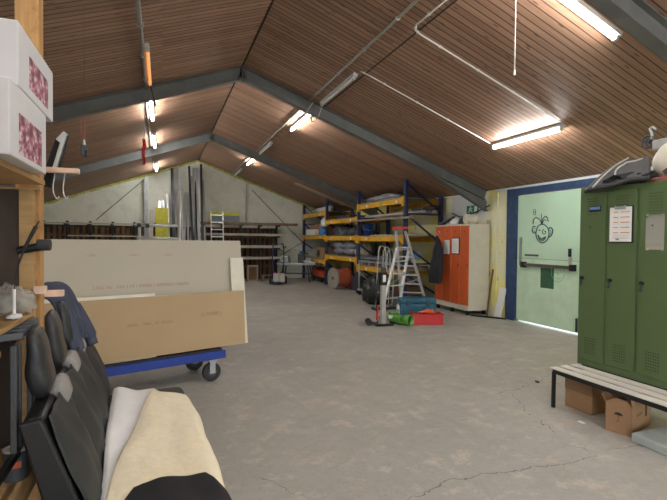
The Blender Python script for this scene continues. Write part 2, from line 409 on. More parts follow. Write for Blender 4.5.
# steel roof beams
def ibeam(m, p, q, w, h, t=.012):
    p, q = Vector(p), Vector(q); d = (q-p).normalized(); a = Vector((0, 1, 0)); b = a.cross(d).normalized()
    if b.z > 0: b = -b
    # p,q lie on the ceiling; section hangs down along b
    for (c, ww, hh) in ((t/2, w, t), (h-t/2, w, t), (h/2, t, h)):
        m.bar(p+b*c, q+b*c, ww, hh, up=tuple(-b))
for i, Y in enumerate((-2.3, 2.74, 7.88, 13.02)):
    m = B()
    ibeam(m, (RX, Y, RZ-.005), (XW-.02, Y, roof(XW-.02)-.005), .13, .21)
    ibeam(m, (RX, Y, RZ-.005), (XL+.02, Y, roof(XL+.02)-.005), .13, .21)
    # haunch at each foot
    for s, xe in ((1, XW-.02), (-1, XL+.02)):
        x1 = xe-s*1.5; zz = .21*math.sqrt(1+SL*SL)
        m.prism([(xe, roof(xe)-zz), (x1, roof(x1)-zz), (xe, roof(xe)-zz-.22)], 'Y', Y-.007, Y+.007)
        m.bar((x1, Y, roof(x1)-zz), (xe, Y, roof(xe)-zz-.22), .13, .012, up=(s*.3, 0, 1))
    m.box(RX-.008, RX+.008, Y-.065, Y+.065, RZ-.27, RZ-.02)
    o = m.build('trim_beam', steel_beam); tag(o, kind='structure')
# bare steel posts on the hidden left side and at the right wall below each foot
for Y in (2.74, 13.02):
    tag(box(XW-.1, XW, Y-.06, Y+.06, 0, roof(XW)-.5).build('trim_post', steel_beam), kind='structure')
# ridge seam and batten
dk = mat('dark_seam', hexc(40, 32, 28), .8)
tag(B().box(RX-.012, RX+.012, YB, YG, RZ-.012, RZ+.01).build('trim_ridge', dk), kind='structure')
for s, x in ((1, 2.78),):
    tag(B().box(x-.008, x+.008, 2.82, 7.8, roof(x)-.006, roof(x)+.02).build('trim_seam', dk), kind='structure')
# pale board on the far ceiling
pb = mat('pale_board', hexc(176, 168, 148), .7, var=.1)
ORIGIN0 = False
m = B().bar((4.22, 14.75, roof(4.22)-.012), (6.45, 14.75, roof(6.45)-.012), .32, .02, up=(SL, 0, 1))
tag(m.build('ceiling_board', pb), 'pale board fixed up the far right slope of the ceiling above the pallet racks', 'board')
ORIGIN0 = True
# eave strip above the door
wt = mat('white_trim', hexc(206, 214, 214), .5, var=.08)
tag(B().box(XW-.03, XW, 3.6, 7.60, 2.60, 2.645).build('trim_eave', wt), kind='structure')
tag(B().box(XW-.035, XW, 7.95, 9.6, 2.60, 2.625).build('trim_eave_strip', wt), kind='structure')
# door frame
m = B(); m.box(XW-.05, XW+.06, D0, D0+.25, 0, DZ+.13); m.box(XW-.05, XW+.0, D1-.5, D0+.25, DZ, DZ+.13); m.box(XW, XW+.06, D1-.1, D0+.25, DZ, DZ+.01)
tag(m.build('trim_door', blue_frame, bevel=.006), kind='structure')
m = box(XW-.04, XW+.06, D1-.12, D1, 0, DZ); tag(m.build('trim_door_green', green_lock, bevel=.004), kind='structure')
# the door
ORIGIN0 = False
door_m = mat('door_mint', hexc(188, 220, 192), .5, var=.06, scale=2., dirt=hexc(196, 202, 176), dirt_amt=.6, dscale=4.)
door = thing('door_1', None, None, (XW, (D0+D1)/2, 0), kind='structure')
dx = XW-.01
box(dx, dx+.045, D1+.012, D0-.012, .035, DZ-.012).build('door_leaf', door_m, door, bevel=.003)
low = mat('door_white_wear', hexc(196, 224, 194), .55, var=.08, scale=5., dirt=hexc(206, 210, 186), dirt_amt=.6, dscale=7.)
box(dx-.003, dx, D1+.02, D0-.02, .05, 1.24).build('door_lower_panel', low, door)
seamm = mat('door_seam', hexc(120, 140, 124), .7)
box(dx-.004, dx, D1+.02, D0-.02, 1.238, 1.246).build('door_seam', seamm, door)
pa, pb_ = at(524, 265, 'X', dx), at(576, 269, 'X', dx)
m = B(); m.box(dx-.075, dx-.035, pb_.y, pa.y, 1.10, 1.155)
o = m.build('push_bar', mat('bar_brown', hexc(92, 84, 78), .45, .3, var=.2), door, bevel=.006)
m = B()
for y in (pa.y-.03, pb_.y+.03): m.box(dx-.085, dx-.003, y-.045, y+.045, 1.07, 1.18)
m.build('bar_bracket', black_m, door, bevel=.006)
p = at(571, 255, 'X', dx); m = box(dx-.02, dx-.003, p.y-.035, p.y+.035, 1.18, 1.30); m.build('lock_plate', mat('lockplate', hexc(190, 190, 186), .4, .6), door, bevel=.004)
m = box(dx-.05, dx-.003, p.y-.015, p.y+.02, 1.31, 1.45); m.build('door_handle', black_m, door, bevel=.006)
box(dx-.02, dx-.003, D0-.14, D0-.08, 1.10, 1.65).build('door_bolt', mat('boltgrey', hexc(150, 160, 150), .5, .4, var=.2), door, bevel=.006)
box(dx-.012, dx-.003, D0-.55, D0-.22, 1.29, 1.325).build('pull_strip', steel_dk, door, bevel=.003)
box(dx-.006, dx-.003, 6.07, 6.37, .72, 1.09).build('dark_green_patch', mat('patchgreen', hexc(52, 92, 66), .7, var=.15), door)
box(dx-.03, dx-.003, D1+.03, D1+.06, .05, .28).build('floor_bolt', steel_dk, door, bevel=.003)
ink = mat('marker_ink', hexc(60, 74, 92), .8, var=.2); gink = mat('green_ink', hexc(96, 190, 140), .8)
def px(x, y): q = at(x, y, 'X', dx-.004); return q
def zoomp(X, Y): return px(520+X*.16, 200+Y*.16)    # from a 6.25x enlargement of the photograph
def stroke(m, pts, r=.009, n=6, sc=zoomp):
    m.tube([sc(*p) for p in pts], r, 6, smooth_n=n)
m = B()
stroke(m, [(100, 200), (102, 230), (118, 258), (140, 268), (165, 255), (180, 220), (178, 185), (160, 160), (135, 152), (112, 165), (100, 200)])
stroke(m, [(98, 165), (82, 168), (76, 190), (84, 205), (100, 205)]); stroke(m, [(100, 178), (90, 180), (88, 196), (98, 198)], .004)
stroke(m, [(178, 180), (192, 172), (204, 190), (196, 220), (180, 232)]); stroke(m, [(182, 190), (192, 190), (190, 212), (182, 218)], .004)
stroke(m, [(112, 218), (125, 235), (140, 238), (160, 228)], .006); stroke(m, [(112, 218), (120, 246), (138, 256), (155, 244), (160, 228)], .007); stroke(m, [(120, 240), (138, 246), (154, 236)], .009)
stroke(m, [(150, 182), (140, 195), (145, 212), (158, 210), (162, 200)], .006)
for c in ((122, 190), (158, 196)): stroke(m, [(c[0]-3, c[1]), (c[0]+3, c[1])], .011, 0)
stroke(m, [(135, 152), (125, 125), (100, 110), (84, 125), (82, 150)]); stroke(m, [(137, 150), (134, 110), (134, 85)], .006); stroke(m, [(138, 152), (142, 120), (160, 102), (172, 115), (176, 135)]); stroke(m, [(140, 148), (150, 125), (165, 128)], .006)
stroke(m, [(84, 60), (94, 60), (98, 72), (86, 76), (82, 66)], .005); stroke(m, [(86, 78), (96, 78), (97, 92), (86, 90), (84, 80)], .005)
m.build('drawn_face', ink, door, smooth=True)
m = B()
stroke(m, [(200, 425), (198, 470), (215, 500), (240, 512), (262, 500), (275, 470), (274, 430)], .005)
stroke(m, [(222, 485), (238, 495), (255, 485)], .005); stroke(m, [(238, 440), (234, 465), (244, 465)], .004)
for c in ((222, 450), (256, 450)): stroke(m, [(c[0]-3, c[1]), (c[0]+3, c[1])], .007, 0)
stroke(m, [(190, 430), (235, 424), (280, 432)], .004)
m.build('drawn_green_face', gink, door, smooth=True)
# ground outdoors, seen as the bright slit under the door
ORIGIN0 = True
tag(box(XW+.001, XW+14, 2, 12, -.1, -.004).build('ground_outside', mat('outside_ground', hexc(205, 208, 210), .8)), kind='structure')
tag(box(-14, 16, YB-18, YB-.21, -.1, -.004).build('ground_rear', _M['outside_ground']), kind='structure')
ORIGIN0 = False

# exit sign on the wall
q = at(472, 209.5, 'X', XW-.02)
t = thing('exit_sign', 'small green emergency exit sign with running man on the white block wall', 'sign', (XW-.01, q.y, q.z-.09))
box(XW-.014, XW, q.y-.2, q.y+.2, q.z-.09, q.z+.09).build('sign_plate', mat('exitgreen', hexc(30, 120, 84), .5, var=.05), t)
sw = mat('sign_white', hexc(225, 235, 228), .6)
m = B(); y0, z0 = q.y+.06, q.z; xx = XW-.016
m.box(xx, xx+.002, y0-.02, y0+.02, z0+.045, z0+.075)
for a, b in (((0, .04), (.02, -.01)), ((.02, -.01), (.07, -.06)), ((.01, -.01), (-.05, -.02)), ((-.05, -.02), (-.05, -.07)), ((0, .03), (-.06, .02)), ((0, .03), (.06, .01))):
    m.bar((xx+.001, y0+a[0], z0+a[1]), (xx+.001, y0+b[0], z0+b[1]), .016, .002, up=(1, 0, 0))
m.box(xx, xx+.002, q.y-.17, q.y-.07, z0-.07, z0+.07)
m.build('running_man', sw, t)

# ------------------------------------------------------------ ceiling lights
lit = bpy.data.materials.new('lit_tube'); lit.use_nodes = True
_b = lit.node_tree.nodes['Principled BSDF']; _b.inputs['Emission Color'].default_value = (1, .985, .95, 1); _b.inputs['Emission Strength'].default_value = 60
_b.inputs['Base Color'].default_value = (.9, .9, .9, 1)
glow = mat('dim_tube', hexc(210, 190, 170), .4, emit=hexc(255, 150, 60), es=.5)
offt = mat('unlit_tube', hexc(226, 228, 228), .3)
housing = mat('light_housing', hexc(198, 200, 198), .5, var=.08)
def light(a, b, label, tube=lit, lit_len=1., diffuser=True, w=.075, group=None):
    """a, b: ends on the ceiling (x, y)"""
    A = Vector((a[0], a[1], roof(a[0]))); Bp = Vector((b[0], b[1], roof(b[0])))
    nx = Vector((-SL if A.x > RX else SL, 0, -1)).normalized()
    L_ = (A+Bp)/2
    t = thing('ceiling_light', label, 'light', tuple(L_+nx*.1))
    if group: t['group'] = group
    m = B().bar(A+nx*.026, Bp+nx*.026, w, .05, up=tuple(-nx)); m.build('housing', housing, t, bevel=.006)
    d = (Bp-A).normalized()
    A2, B2 = A+nx*.078+d*.05, Bp+nx*.078-d*.05
    B().cyl(A2, A2+(B2-A2)*lit_len, .019, n=10).build('tube', tube, t, smooth=False)
    m = B()
    for e, s in ((A, 1), (Bp, -1)): m.bar(e+nx*.05+d*s*.035, e+nx*.1+d*s*.035, .05, .03, up=tuple(d))
    m.build('end_cap', mat('cap_grey', hexc(190, 190, 186), .5), t, bevel=.003)
    return t
XR, XLT = 2.62, -.2
light((2.55, 3.06), (4.05, 3.06), 'big lit fluorescent tube running up the slope beside the nearest right beam')
light((5.1, 4.62), (5.1, 6.02), 'lit fluorescent tube low on the right slope above the mint green door')
light((XR+.06, 8.15), (XR+.06, 9.65), 'lit fluorescent tube on the right trunking just behind the middle beam')
light((XR+.06, 6.15), (XR+.06, 7.65), 'unlit grey fluorescent fixture on the right slope in front of the middle beam', tube=offt)
light((XR, 11.35), (XR, 12.75), 'unlit fixture on the right trunking just before the far beam', tube=offt)
light((XR, 13.25), (XR, 14.7), 'small lit tube on the right trunking behind the far beam')
light((XR, 16.0), (XR, 17.4), 'unlit fixture at the gable end of the right trunking', tube=offt)
light((XLT, 6.15), (XLT, 7.6), 'dim fluorescent fixture glowing orange on the left slope before the middle beam', tube=glow)
light((XLT, 8.3), (XLT, 9.8), 'lit tube on the left trunking directly behind the middle beam')
light((XLT, 11.2), (XLT, 12.7), 'lit tube on the left trunking just before the far beam')
light((XLT, 15.5), (XLT, 17.0), 'lit tube on the left trunking nearest the gable wall')
# unseen tubes added overhead and behind the photographer to brighten the room
for i, (x, y) in enumerate(((XR, 0.1), (XLT, 0.8), (XLT, -2.0), (5.1, -.3), (XR, -2.0), (-2.2, 1.2))):
    light((x, y), (x, y+1.5), 'added unseen fluorescent tube brightening the room from overhead behind the photographer', group='added unseen tubes')

# trunking and conduits
def on_roof(x, y, d): return Vector((x, y, roof(x)))+Vector((-SL if x > RX else SL, 0, -1)).normalized()*d
cw = mat('conduit_white', hexc(200, 198, 192), .5, var=.06)
cg = mat('trunk_grey', hexc(170, 168, 162), .45, .3, var=.1)
def conduit(pts, r, mt, label, clips=0, d=.018):
    P = [on_roof(x, y, d) for x, y in pts]
    t = thing('cable_conduit', label, 'conduit', tuple(P[0]))
    B().tube(P, r, 8).build('pipe', mt, t, smooth=True)
    if clips:
        for a, b in zip(P, P[1:]):
            n = max(1, int((b-a).length/clips))
            for k in range(n):
                c = a.lerp(b, (k+.5)/n); e = (b-a).normalized()*.012
                B().cyl(c-e, c+e, r*1.7, n=10).build('clip', mt, t)
    return t
conduit([(2.5, -3.2), (2.5, 7.76)], .018, cg, 'long grey conduit running up the right slope towards the middle beam', .9)
conduit([(2.5, 8.0), (2.53, 12.9)], .014, cg, 'grey conduit on the right slope between middle and far beam', .8)
conduit([(2.5, 13.15), (2.53, 17.7)], .014, cg, 'grey conduit on the right slope between far beam and gable', .8)
conduit([(XLT-.05, -3.2), (XLT-.05, 7.76)], .024, cg, 'grey conduit hanging along the left slope before the middle beam', .9, d=.06)
conduit([(XLT-.07, 8.0), (XLT-.07, 12.9)], .014, cg, 'grey conduit along the left slope between middle and far beam', .8)
conduit([(XLT-.07, 13.15), (XLT-.07, 17.7)], .014, cg, 'grey conduit along the left slope next to the gable', .8)
conduit([(2.7, 2.9), (2.7, 4.5), (2.74, 4.58), (2.82, 4.6), (5.03, 4.6)], .010, cw, 'thin white conduit turning a corner down to the tube above the door', .5)
conduit([(2.7, 6.02), (2.8, 6.0), (5.05, 6.02)], .010, cw, 'thin white conduit crossing the right slope from the unlit fixture', .5)
# loose loop of cable round the middle beam
m = B().tube([on_roof(2.55, 7.7, .05), on_roof(2.5, 7.76, .3), on_roof(2.55, 7.9, .34), on_roof(2.6, 8.0, .2), on_roof(2.56, 8.05, .03)], .007, 6, smooth_n=6)
m.tube([on_roof(2.7, 7.65, .06), on_roof(2.72, 7.76, .28), on_roof(2.68, 7.95, .3), on_roof(2.66, 8.1, .05)], .007, 6, smooth_n=6)
tag(m.build('cable_loop', cw, smooth=True), 'pale cable looped under the middle beam beside the lit right tube', 'cable')
m = B().tube([on_roof(XLT, 7.5, .08), (XLT+.06, 7.72, roof(XLT)-.16), (XLT+.1, 7.80, roof(XLT)-.32), (XLT+.05, 7.97, roof(XLT)-.2), on_roof(XLT, 8.3, .06)], .008, 6, smooth_n=6)
tag(m.build('cable_loop', black_p, smooth=True), 'dark cable hanging under the middle beam on the left slope', 'cable')
# hanging pull cord
q0 = on_roof(3.15, 3.44, 0); q1 = at(516, 60, 'Y', 3.44)
t = thing('pull_cord', 'white cord hanging from the ceiling in front of the right conduit', 'cord', (q0.x, q0.y, 3.17))
m = B().tube([q0, (q0.x, q0.y, 3.5), (q0.x, q0.y, 3.2)], .004, 6); m.build('cord', cw, t)
B().cyl((q0.x, q0.y, 3.15), (q0.x, q0.y, 3.2), .012, .008).build('cord_end', cw, t)
# crane pendant & red ribbon hung from the left slope
q = at(84, 148, 'Y', 5.0)
t = thing('hanging_pendant', 'black and silver pendant hanging on a red cord beneath the left slope', 'pendant', (q.x, q.y, q.z-.08))
rod = mat('rod_rust', hexc(116, 104, 86), .7, .3)
red_cord = mat('red_cord', hexc(170, 92, 80), .8)
B().tube([(q.x, q.y, roof(q.x)), (q.x+.01, q.y, q.z+.28)], .0018, 6).build('upper_string', rod, t)
m = B().tube([(q.x+.01, q.y, q.z+.28), (q.x, q.y, q.z+.06)], .004, 6)
m.tube([(q.x-.02, q.y, q.z+.28), (q.x-.025, q.y, q.z+.16), (q.x-.01, q.y, q.z+.06)], .003, 6); m.build('cord', red_cord, t)
B().box(q.x-.028, q.x+.03, q.y-.02, q.y+.02, q.z-.08, q.z+.03).build('body', steel_dk, t, bevel=.01)
B().box(q.x+.005, q.x+.032, q.y-.022, q.y+.022, q.z-.085, q.z-.02).build('grip', black_p, t, bevel=.006)
B().cyl((q.x, q.y, q.z+.03), (q.x, q.y, q.z+.08), .015, .01).build('hook', steel, t)
q = at(144, 152, 'Y', 8.62); zt = roof(q.x)
t = thing('red_pennant', 'narrow red pennant hanging beside the far left tubes', 'pennant', (q.x, q.y, q.z-.2))
B().tube([(q.x, q.y, zt), (q.x, q.y, q.z+.2)], .004, 6).build('string', steel_dk, t)
B().grid(lambda u, v: (q.x-.03+.06*v*(1-.3*u)+.012*math.sin(u*9), q.y+.02*math.sin(v*7+u*4), q.z+.22-.45*u), 10, 8).build('cloth', mat('red_cloth', hexc(196, 44, 40), .8), t, smooth=True, solid=.004)

# ------------------------------------------------------------ gable wall things
rod = mat('rod_rust', hexc(116, 104, 86), .7, .3)
def W(x, y, Y): return at(x, y, 'Y', Y)
yb = YG-.016
for p, q, lab in (((96, 220), (146, 178), 'thin steel tie rod slanting up the left of the gable wall'), ((252, 190), (306, 246), 'thin steel tie rod slanting down the right of the gable wall'), ((280, 256), (306, 240), 'short steel tie rod rising toward the rack at the right of the gable')):
    m = B().cyl(W(*p, yb), W(*q, yb), .014, n=8); tag(m.build('tie_rod', rod, smooth=True), lab, 'rod')
p = W(246, 184, yb); m = B().cyl((p.x, yb, 2.25), (p.x, yb, p.z), .03, n=10)
tag(m.build('wall_pipe', mat('pipecream', hexc(196, 194, 178), .6), smooth=True), 'cream vertical pipe on the right half of the gable wall', 'pipe')
# plaques / insulation leaning high on the rack
yel = mat('yellow_sheet', hexc(206, 200, 76), .7, var=.15); blg = mat('bluegrey_sheet', hexc(134, 148, 152), .7, var=.1)
# lumber rack (right and left) : dark uprights with arms, boards on it
def lumber_rack(x0, x1, lab, levels, nb, seed):
    rnd = random.Random(seed); t = thing('lumber_rack', lab, 'rack', ((x0+x1)/2, 17.2, 0))
    n = max(2, round((x1-x0)/.75)+1)
    for i in range(n):
        x = x0+.12+(x1-x0-.24)*i/(n-1)
        m = box(x-.04, x+.04, 17.38, 17.46, 0, levels[-1]+.1); m.build('upright', black_m, t)
        for z in levels: box(x-.025, x+.025, 16.9, 17.4, z-.05, z).build('arm', black_m, t)
    return t
LV = [.80, 1.23, 1.69, 2.10]
xr0, xr1 = 1.3, 4.35
lumber_rack(xr0, xr1, 'dark steel lumber rack against the right half of the gable wall, four levels of boards', LV, 4, 1)
lumber_rack(-3.8, -.1, 'dark steel lumber rack against the left half of the gable wall behind the plasterboards', [1.1, 1.6, 2.02], 4, 2)
# vertical batten screens behind
def batten_screen(x0, x1, z1, lab, seed):
    rnd = random.Random(seed); m = B(); x = x0
    while x < x1:
        w = rnd.uniform(.07, .12); m.box(x, x+w, 17.54+rnd.uniform(0, .04), 17.62, 0, z1+rnd.uniform(-.06, .03)); x += w+rnd.uniform(.04, .12)
    for z in (.5, z1-.3): m.box(x0, x1, 17.62, 17.66, z-.05, z+.05)
    tag(m.build('batten_screen', wood_brown), lab, 'screen')
batten_screen(-3.85, -.2, 1.96, 'screen of upright brown battens behind the left lumber rack', 5)
batten_screen(1.35, 4.1, 1.95, 'screen of upright brown battens behind the right lumber rack', 6)
m = box(-3.85, 1.2, 17.67, 17.745, 0, 2.0); tag(m.build('dark_backing', wood_dark), 'dark boarding against the gable wall behind the left battens', 'boarding')
m = box(1.25, 4.3, 17.67, 17.745, 0, 2.0); tag(m.build('dark_backing', wood_dark), 'dark boarding against the gable wall behind the right battens', 'boarding')
rnd = random.Random(3)
names = {2.10: 'topmost level', 1.69: 'third level', 1.23: 'second level', .80: 'lowest level'}
greyp = mat('grey_plank', hexc(186, 180, 168), .75, var=.2, scale=3., stretch=(1, 8, 8))
pinkp = mat('brown_plank', hexc(134, 108, 88), .75, var=.25, scale=3., stretch=(1, 8, 8))
for z in LV:
    for k in range(3):
        y = 16.93+k*.15; x1 = (4.4 if z < 2 else 4.9)+rnd.uniform(-.1, .2); th = .06+.04*rnd.random()
        m = box(1.15+rnd.uniform(-.1, .1), x1, y, y+.13, z+.001, z+th)
        o = m.build('plank', (pinkp if z > 2 else greyp) if k != 1 else wood_raw)
        tag(o, 'long plank lying on the %s of the right lumber rack, %s board' % (names[z], ('front', 'middle', 'rear')[k]), 'plank', 'planks on the right lumber rack')
for z, nm in ((2.02, 'top'), (1.6, 'middle')):
    for k in range(2):
        m = box(-3.75+rnd.random()*.2 if z > 2 else -2.9, -.15, 16.95+k*.16, 17.09+k*.16, z+.001, z+.04)
        tag(m.build('plank', greyp), 'long pale plank on the %s arms of the left lumber rack, %s board' % (nm, ('front', 'rear')[k]), 'plank', 'planks on the left lumber rack')
# panels standing on edge on the right rack top
m = box(1.62, 2.75, 17.18, 17.21, 2.142, 2.56); tag(m.build('insulation_panel', yel), 'yellow sheet standing behind the small ladder on the right rack', 'panel')
m = box(1.7, 2.72, 17.12, 17.15, 2.142, 2.44); tag(m.build('insulation_panel', blg), 'blue-grey sheet standing in front of the yellow sheet behind the small ladder', 'panel')
p = W(155.5, 210, 17.0); m = box(p.x, p.x+.42, 16.8, 16.84, 0, 2.62); tag(m.build('insulation_panel', yel), 'yellow sheet standing upright among the metal studs', 'panel')
# small ladder on the right
def ladder_mesh(t, A, Bt, w, side, nr, rail=(.03, .06), rr=.014, r0=.12, r1=.95):
    """A bottom centre, Bt top centre, side = unit vector across"""
    A, Bt, side = Vector(A), Vector(Bt), Vector(side).normalized()
    d = (Bt-A).normalized(); nrm = side.cross(d)
    for s in (-1, 1):
        B().bar(A+side*s*w/2, Bt+side*s*w/2, rail[0], rail[1], up=tuple(nrm)).build('rail', alu, t, bevel=.003)
    for i in range(nr):
        c = A.lerp(Bt, r0+(r1-r0)*i/(nr-1)); B().bar(c-side*w/2, c+side*w/2, rr*2.6, rr*1.6, up=tuple(nrm)).build('rung', alu, t)
t = thing('ladder', 'small aluminium ladder leaning on the right lumber rack', 'ladder', (2.15, 16.5, 0))
ladder_mesh(t, (1.87, 16.35, 0.03), (1.87, 16.86, 2.55), .42, (1, 0, 0), 9)
# metal studs leaning on the gable
studs = [(163, 200, .07), (167, 194, .06), (171, 187, .07), (172, 168, .08), (178, 166, .07), (180, 176, .05), (187, 192, .06), (189, 166, .06), (192, 176, .05), (194, 168, .08), (197, 168, .08), (201, 164, .06), (203, 180, .05), (160, 201, .06), (186, 192, .05), (195, 181, .045)]
pos = ['leftmost', 'second from the left', 'third from the left', 'tall dark', 'tall bright', 'thin', 'short central', 'tall narrow', 'slim grey', 'broad dark-topped', 'broad right', 'tallest rightmost', 'bright right edge', 'far left short', 'short bundled', 'slanting']
rnd = random.Random(11)
for k, (x, y, w) in enumerate(studs):
    tp = W(x, y, 17.62 - .03*(k % 3)); ft = Vector((tp.x+rnd.uniform(-.05, .25)*(-1 if k > 8 else 1), 16.3-.12*(k % 4), 0.002))
    d = (tp-ft); m = B(); a = Vector((1, 0, 0)); b = d.normalized().cross(a)
    mt = (steel, alu, alu, steel_dk)[k % 4]
    # C profile: web + two flanges
    ww = w*1.25
    m.bar(ft, tp, ww, .004, up=tuple(b)); 
    for s in (-1, 1): m.bar(ft+a*s*ww/2-b*.025, tp+a*s*ww/2-b*.025, .004, .05, up=tuple(b))
    tag(m.build('metal_stud', mt), 'metal stud leaning on the gable wall, %s one of the bundle' % pos[k], 'stud', 'metal studs leaning on the gable')
p = W(146, 178, 17.62); m = box(p.x-.05, p.x+.07, 17.5, 17.58, 0.0, p.z)
tag(m.build('metal_post', steel), 'lone tall grey square post standing on the gable wall left of the stud bundle', 'post')
p = W(151, 210, 17.0); m = B().bar((p.x, 16.4, 0.01), (p.x+.02, 16.85, 2.55), .12, .03, up=(0, 1, 0))
tag(m.build('plank', greyp), 'pale board leaning between the lone post and the yellow sheet', 'plank')
# scaffold frame
def scaffold():
    Y = 8.0; xl, xr_ = at(139.5, 226, 'Y', Y).x, at(179, 226, 'Y', Y).x
    t = thing('scaffold_frame', 'aluminium scaffold frame standing behind the plasterboard trolley', 'scaffold', ((xl+xr_)/2, Y, 0))
    B().cyl((xl, Y, 0.04), (xl, Y, 1.83), .025).build('upright', alu, t, smooth=True)
    B().cyl((xr_, Y, 0.04), (xr_, Y, 2.36), .028).build('upright', alu, t, smooth=True)
    for z in (.4, 1.0, 1.55, 1.765): B().cyl((xl-.04, Y, z), (xr_, Y, z), .025, n=12).build('crossbar', alu, t, smooth=True)
    B().cyl((xl+.14, Y, 1.55), (xl+.14, Y, 1.79), .02, n=10).build('stub', alu, t, smooth=True)
    for x in (xl-.01, xl+.12): B().cyl((x-.03, Y, 1.765), (x+.03, Y, 1.765), .04, n=12).build('coupler', steel_dk, t)
    for x in (xl, xr_): B().cyl((x, Y, 0.002), (x, Y, .05), .05, .03, n=12).build('foot', rubber, t)
    for x in (xl, xr_):
        B().cyl((x, Y, .3), (x, Y+.6, .04), .018, n=10).build('brace', alu, t, smooth=True)
scaffold()
# crate and block on the floor by the right lumber rack
t = thing('wooden_crate', 'small brown wooden crate standing under the right lumber rack', 'crate', (3.15, 16.75, 0))
box(2.95, 3.35, 16.62, 16.86, 0.002, .6).build('crate_body', wood_brown, t, bevel=.01)
m = B()
for a in ((2.95, 3.35, .002, .06), (2.95, 3.35, .54, .6), (2.95, 3.0, .06, .54), (3.3, 3.35, .06, .54)): m.box(a[0], a[1], 16.60, 16.62, a[2], a[3])
m.build('crate_frame', wood_raw, t)
m = B(); m.box(3.48, 3.85, 16.55, 16.75, .002, .05); m.box(3.5, 3.56, 16.56, 16.74, .05, .2); m.box(3.76, 3.82, 16.56, 16.74, .05, .2); m.box(3.48, 3.85, 16.56, 16.74, .2, .23)
tag(m.build('step_stool', wood_raw, bevel=.004), 'little pale wooden block stool beside the brown crate', 'stool')
# blue hand truck
def handtruck():
    t = thing('hand_truck', 'blue sack truck with white crates standing before the lumber rack', 'sack truck', (3.85, 15.6, 0), -.35)
    k = dict(world=False)
    for s in (-.2, .2):
        B().tube([(s, 0, .12), (s, .04, .9), (s*.9, .1, 1.35), (s*.5, .12, 1.42)], .02, 8, smooth_n=5).build('rail', blue_rack, t, smooth=True, **k)
    for z in (.3, .75, 1.15): B().cyl((-.2, .02+z*.05, z), (.2, .02+z*.05, z), .015, n=10).build('crossbar', blue_rack, t, **k)
    box(-.24, .24, -.62, .0, .05, .075).build('toe_plate', blue_rack, t, bevel=.004, **k)
    for s in (-.28, .28):
        B().cyl((s-.03, .1, .13), (s+.03, .1, .13), .13, n=20).build('wheel', rubber, t, **k)
    B().cyl((-.28, .1, .13), (.28, .1, .13), .014).build('axle', steel, t, **k)
    r = thing('plastic_jug', 'white plastic canister on the toe plate of the blue sack truck, left one', 'canister', (3.85-.12*math.cos(-.35), 15.6-.12*math.sin(-.35)-.28, .078), -.35)
    box(-.10, .10, -.09, .09, 0, .30).build('body', mat('jug_white', hexc(190, 190, 186), .5, var=.06), r, bevel=.03, world=False)
    B().cyl((-.05, 0, .30), (-.05, 0, .34), .03).build('cap', red_p, r, world=False)
    r2 = dup(r, (3.85+.13*math.cos(-.35)-.05, 15.6-.3+.13*math.sin(-.35), .078), -.35, 'white plastic canister on the toe plate of the blue sack truck, right one')
handtruck()
# mitre saw on its stand
def saw():
    t = thing('saw_bench', 'grey metal saw machine on a folding leg stand between the sack truck and rack', 'machine', (4.72, 16.2, 0), -.5)
    k = dict(world=False); g = mat('machine_grey', hexc(172, 180, 182), .4, .4, var=.2, scale=10.)
    box(-.7, .75, -.25, .25, .62, .70).build('table', g, t, bevel=.01, **k)
    for sx in (-.5, .5):
        for sy in (-.2, .2):
            B().bar((sx*.9, sy, .62), (sx*1.1, sy*1.5, 0.01), .04, .04).build('leg', steel_dk, t, **k)
    B().bar((-.52, 0, .3), (.52, 0, .3), .04, .04).build('stretcher', steel_dk, t, **k)
    B().cyl((-.45, 0, .74), (-.45, .2, .74), .17, n=24).build('saw_disc_guard', g, t, **k)
    box(-.62, -.3, -.1, .12, .70, .95).build('housing', g, t, bevel=.03, **k)
    box(.05, .3, -.1, .15, .70, 1.05).build('motor_housing', steel_dk, t, bevel=.03, **k)
    B().tube([(.18, 0, 1.05), (.1, -.05, 1.18), (-.1, -.1, 1.2)], .03, 8, smooth_n=4).build('handle', g, t, smooth=True, **k)
    box(.12, .26, -.12, -.02, 1.02, 1.14).build('blue_motor', teal_p, t, bevel=.01, **k)
    B().cyl((.45, -.1, .80), (.45, .1, .80), .1, n=20).build('handwheel', g, t, **k)
    m = B().bar((.3, -.2, .78), (.74, -.2, .72), .04, .05); m.build('fence', alu, t, **k)
saw()

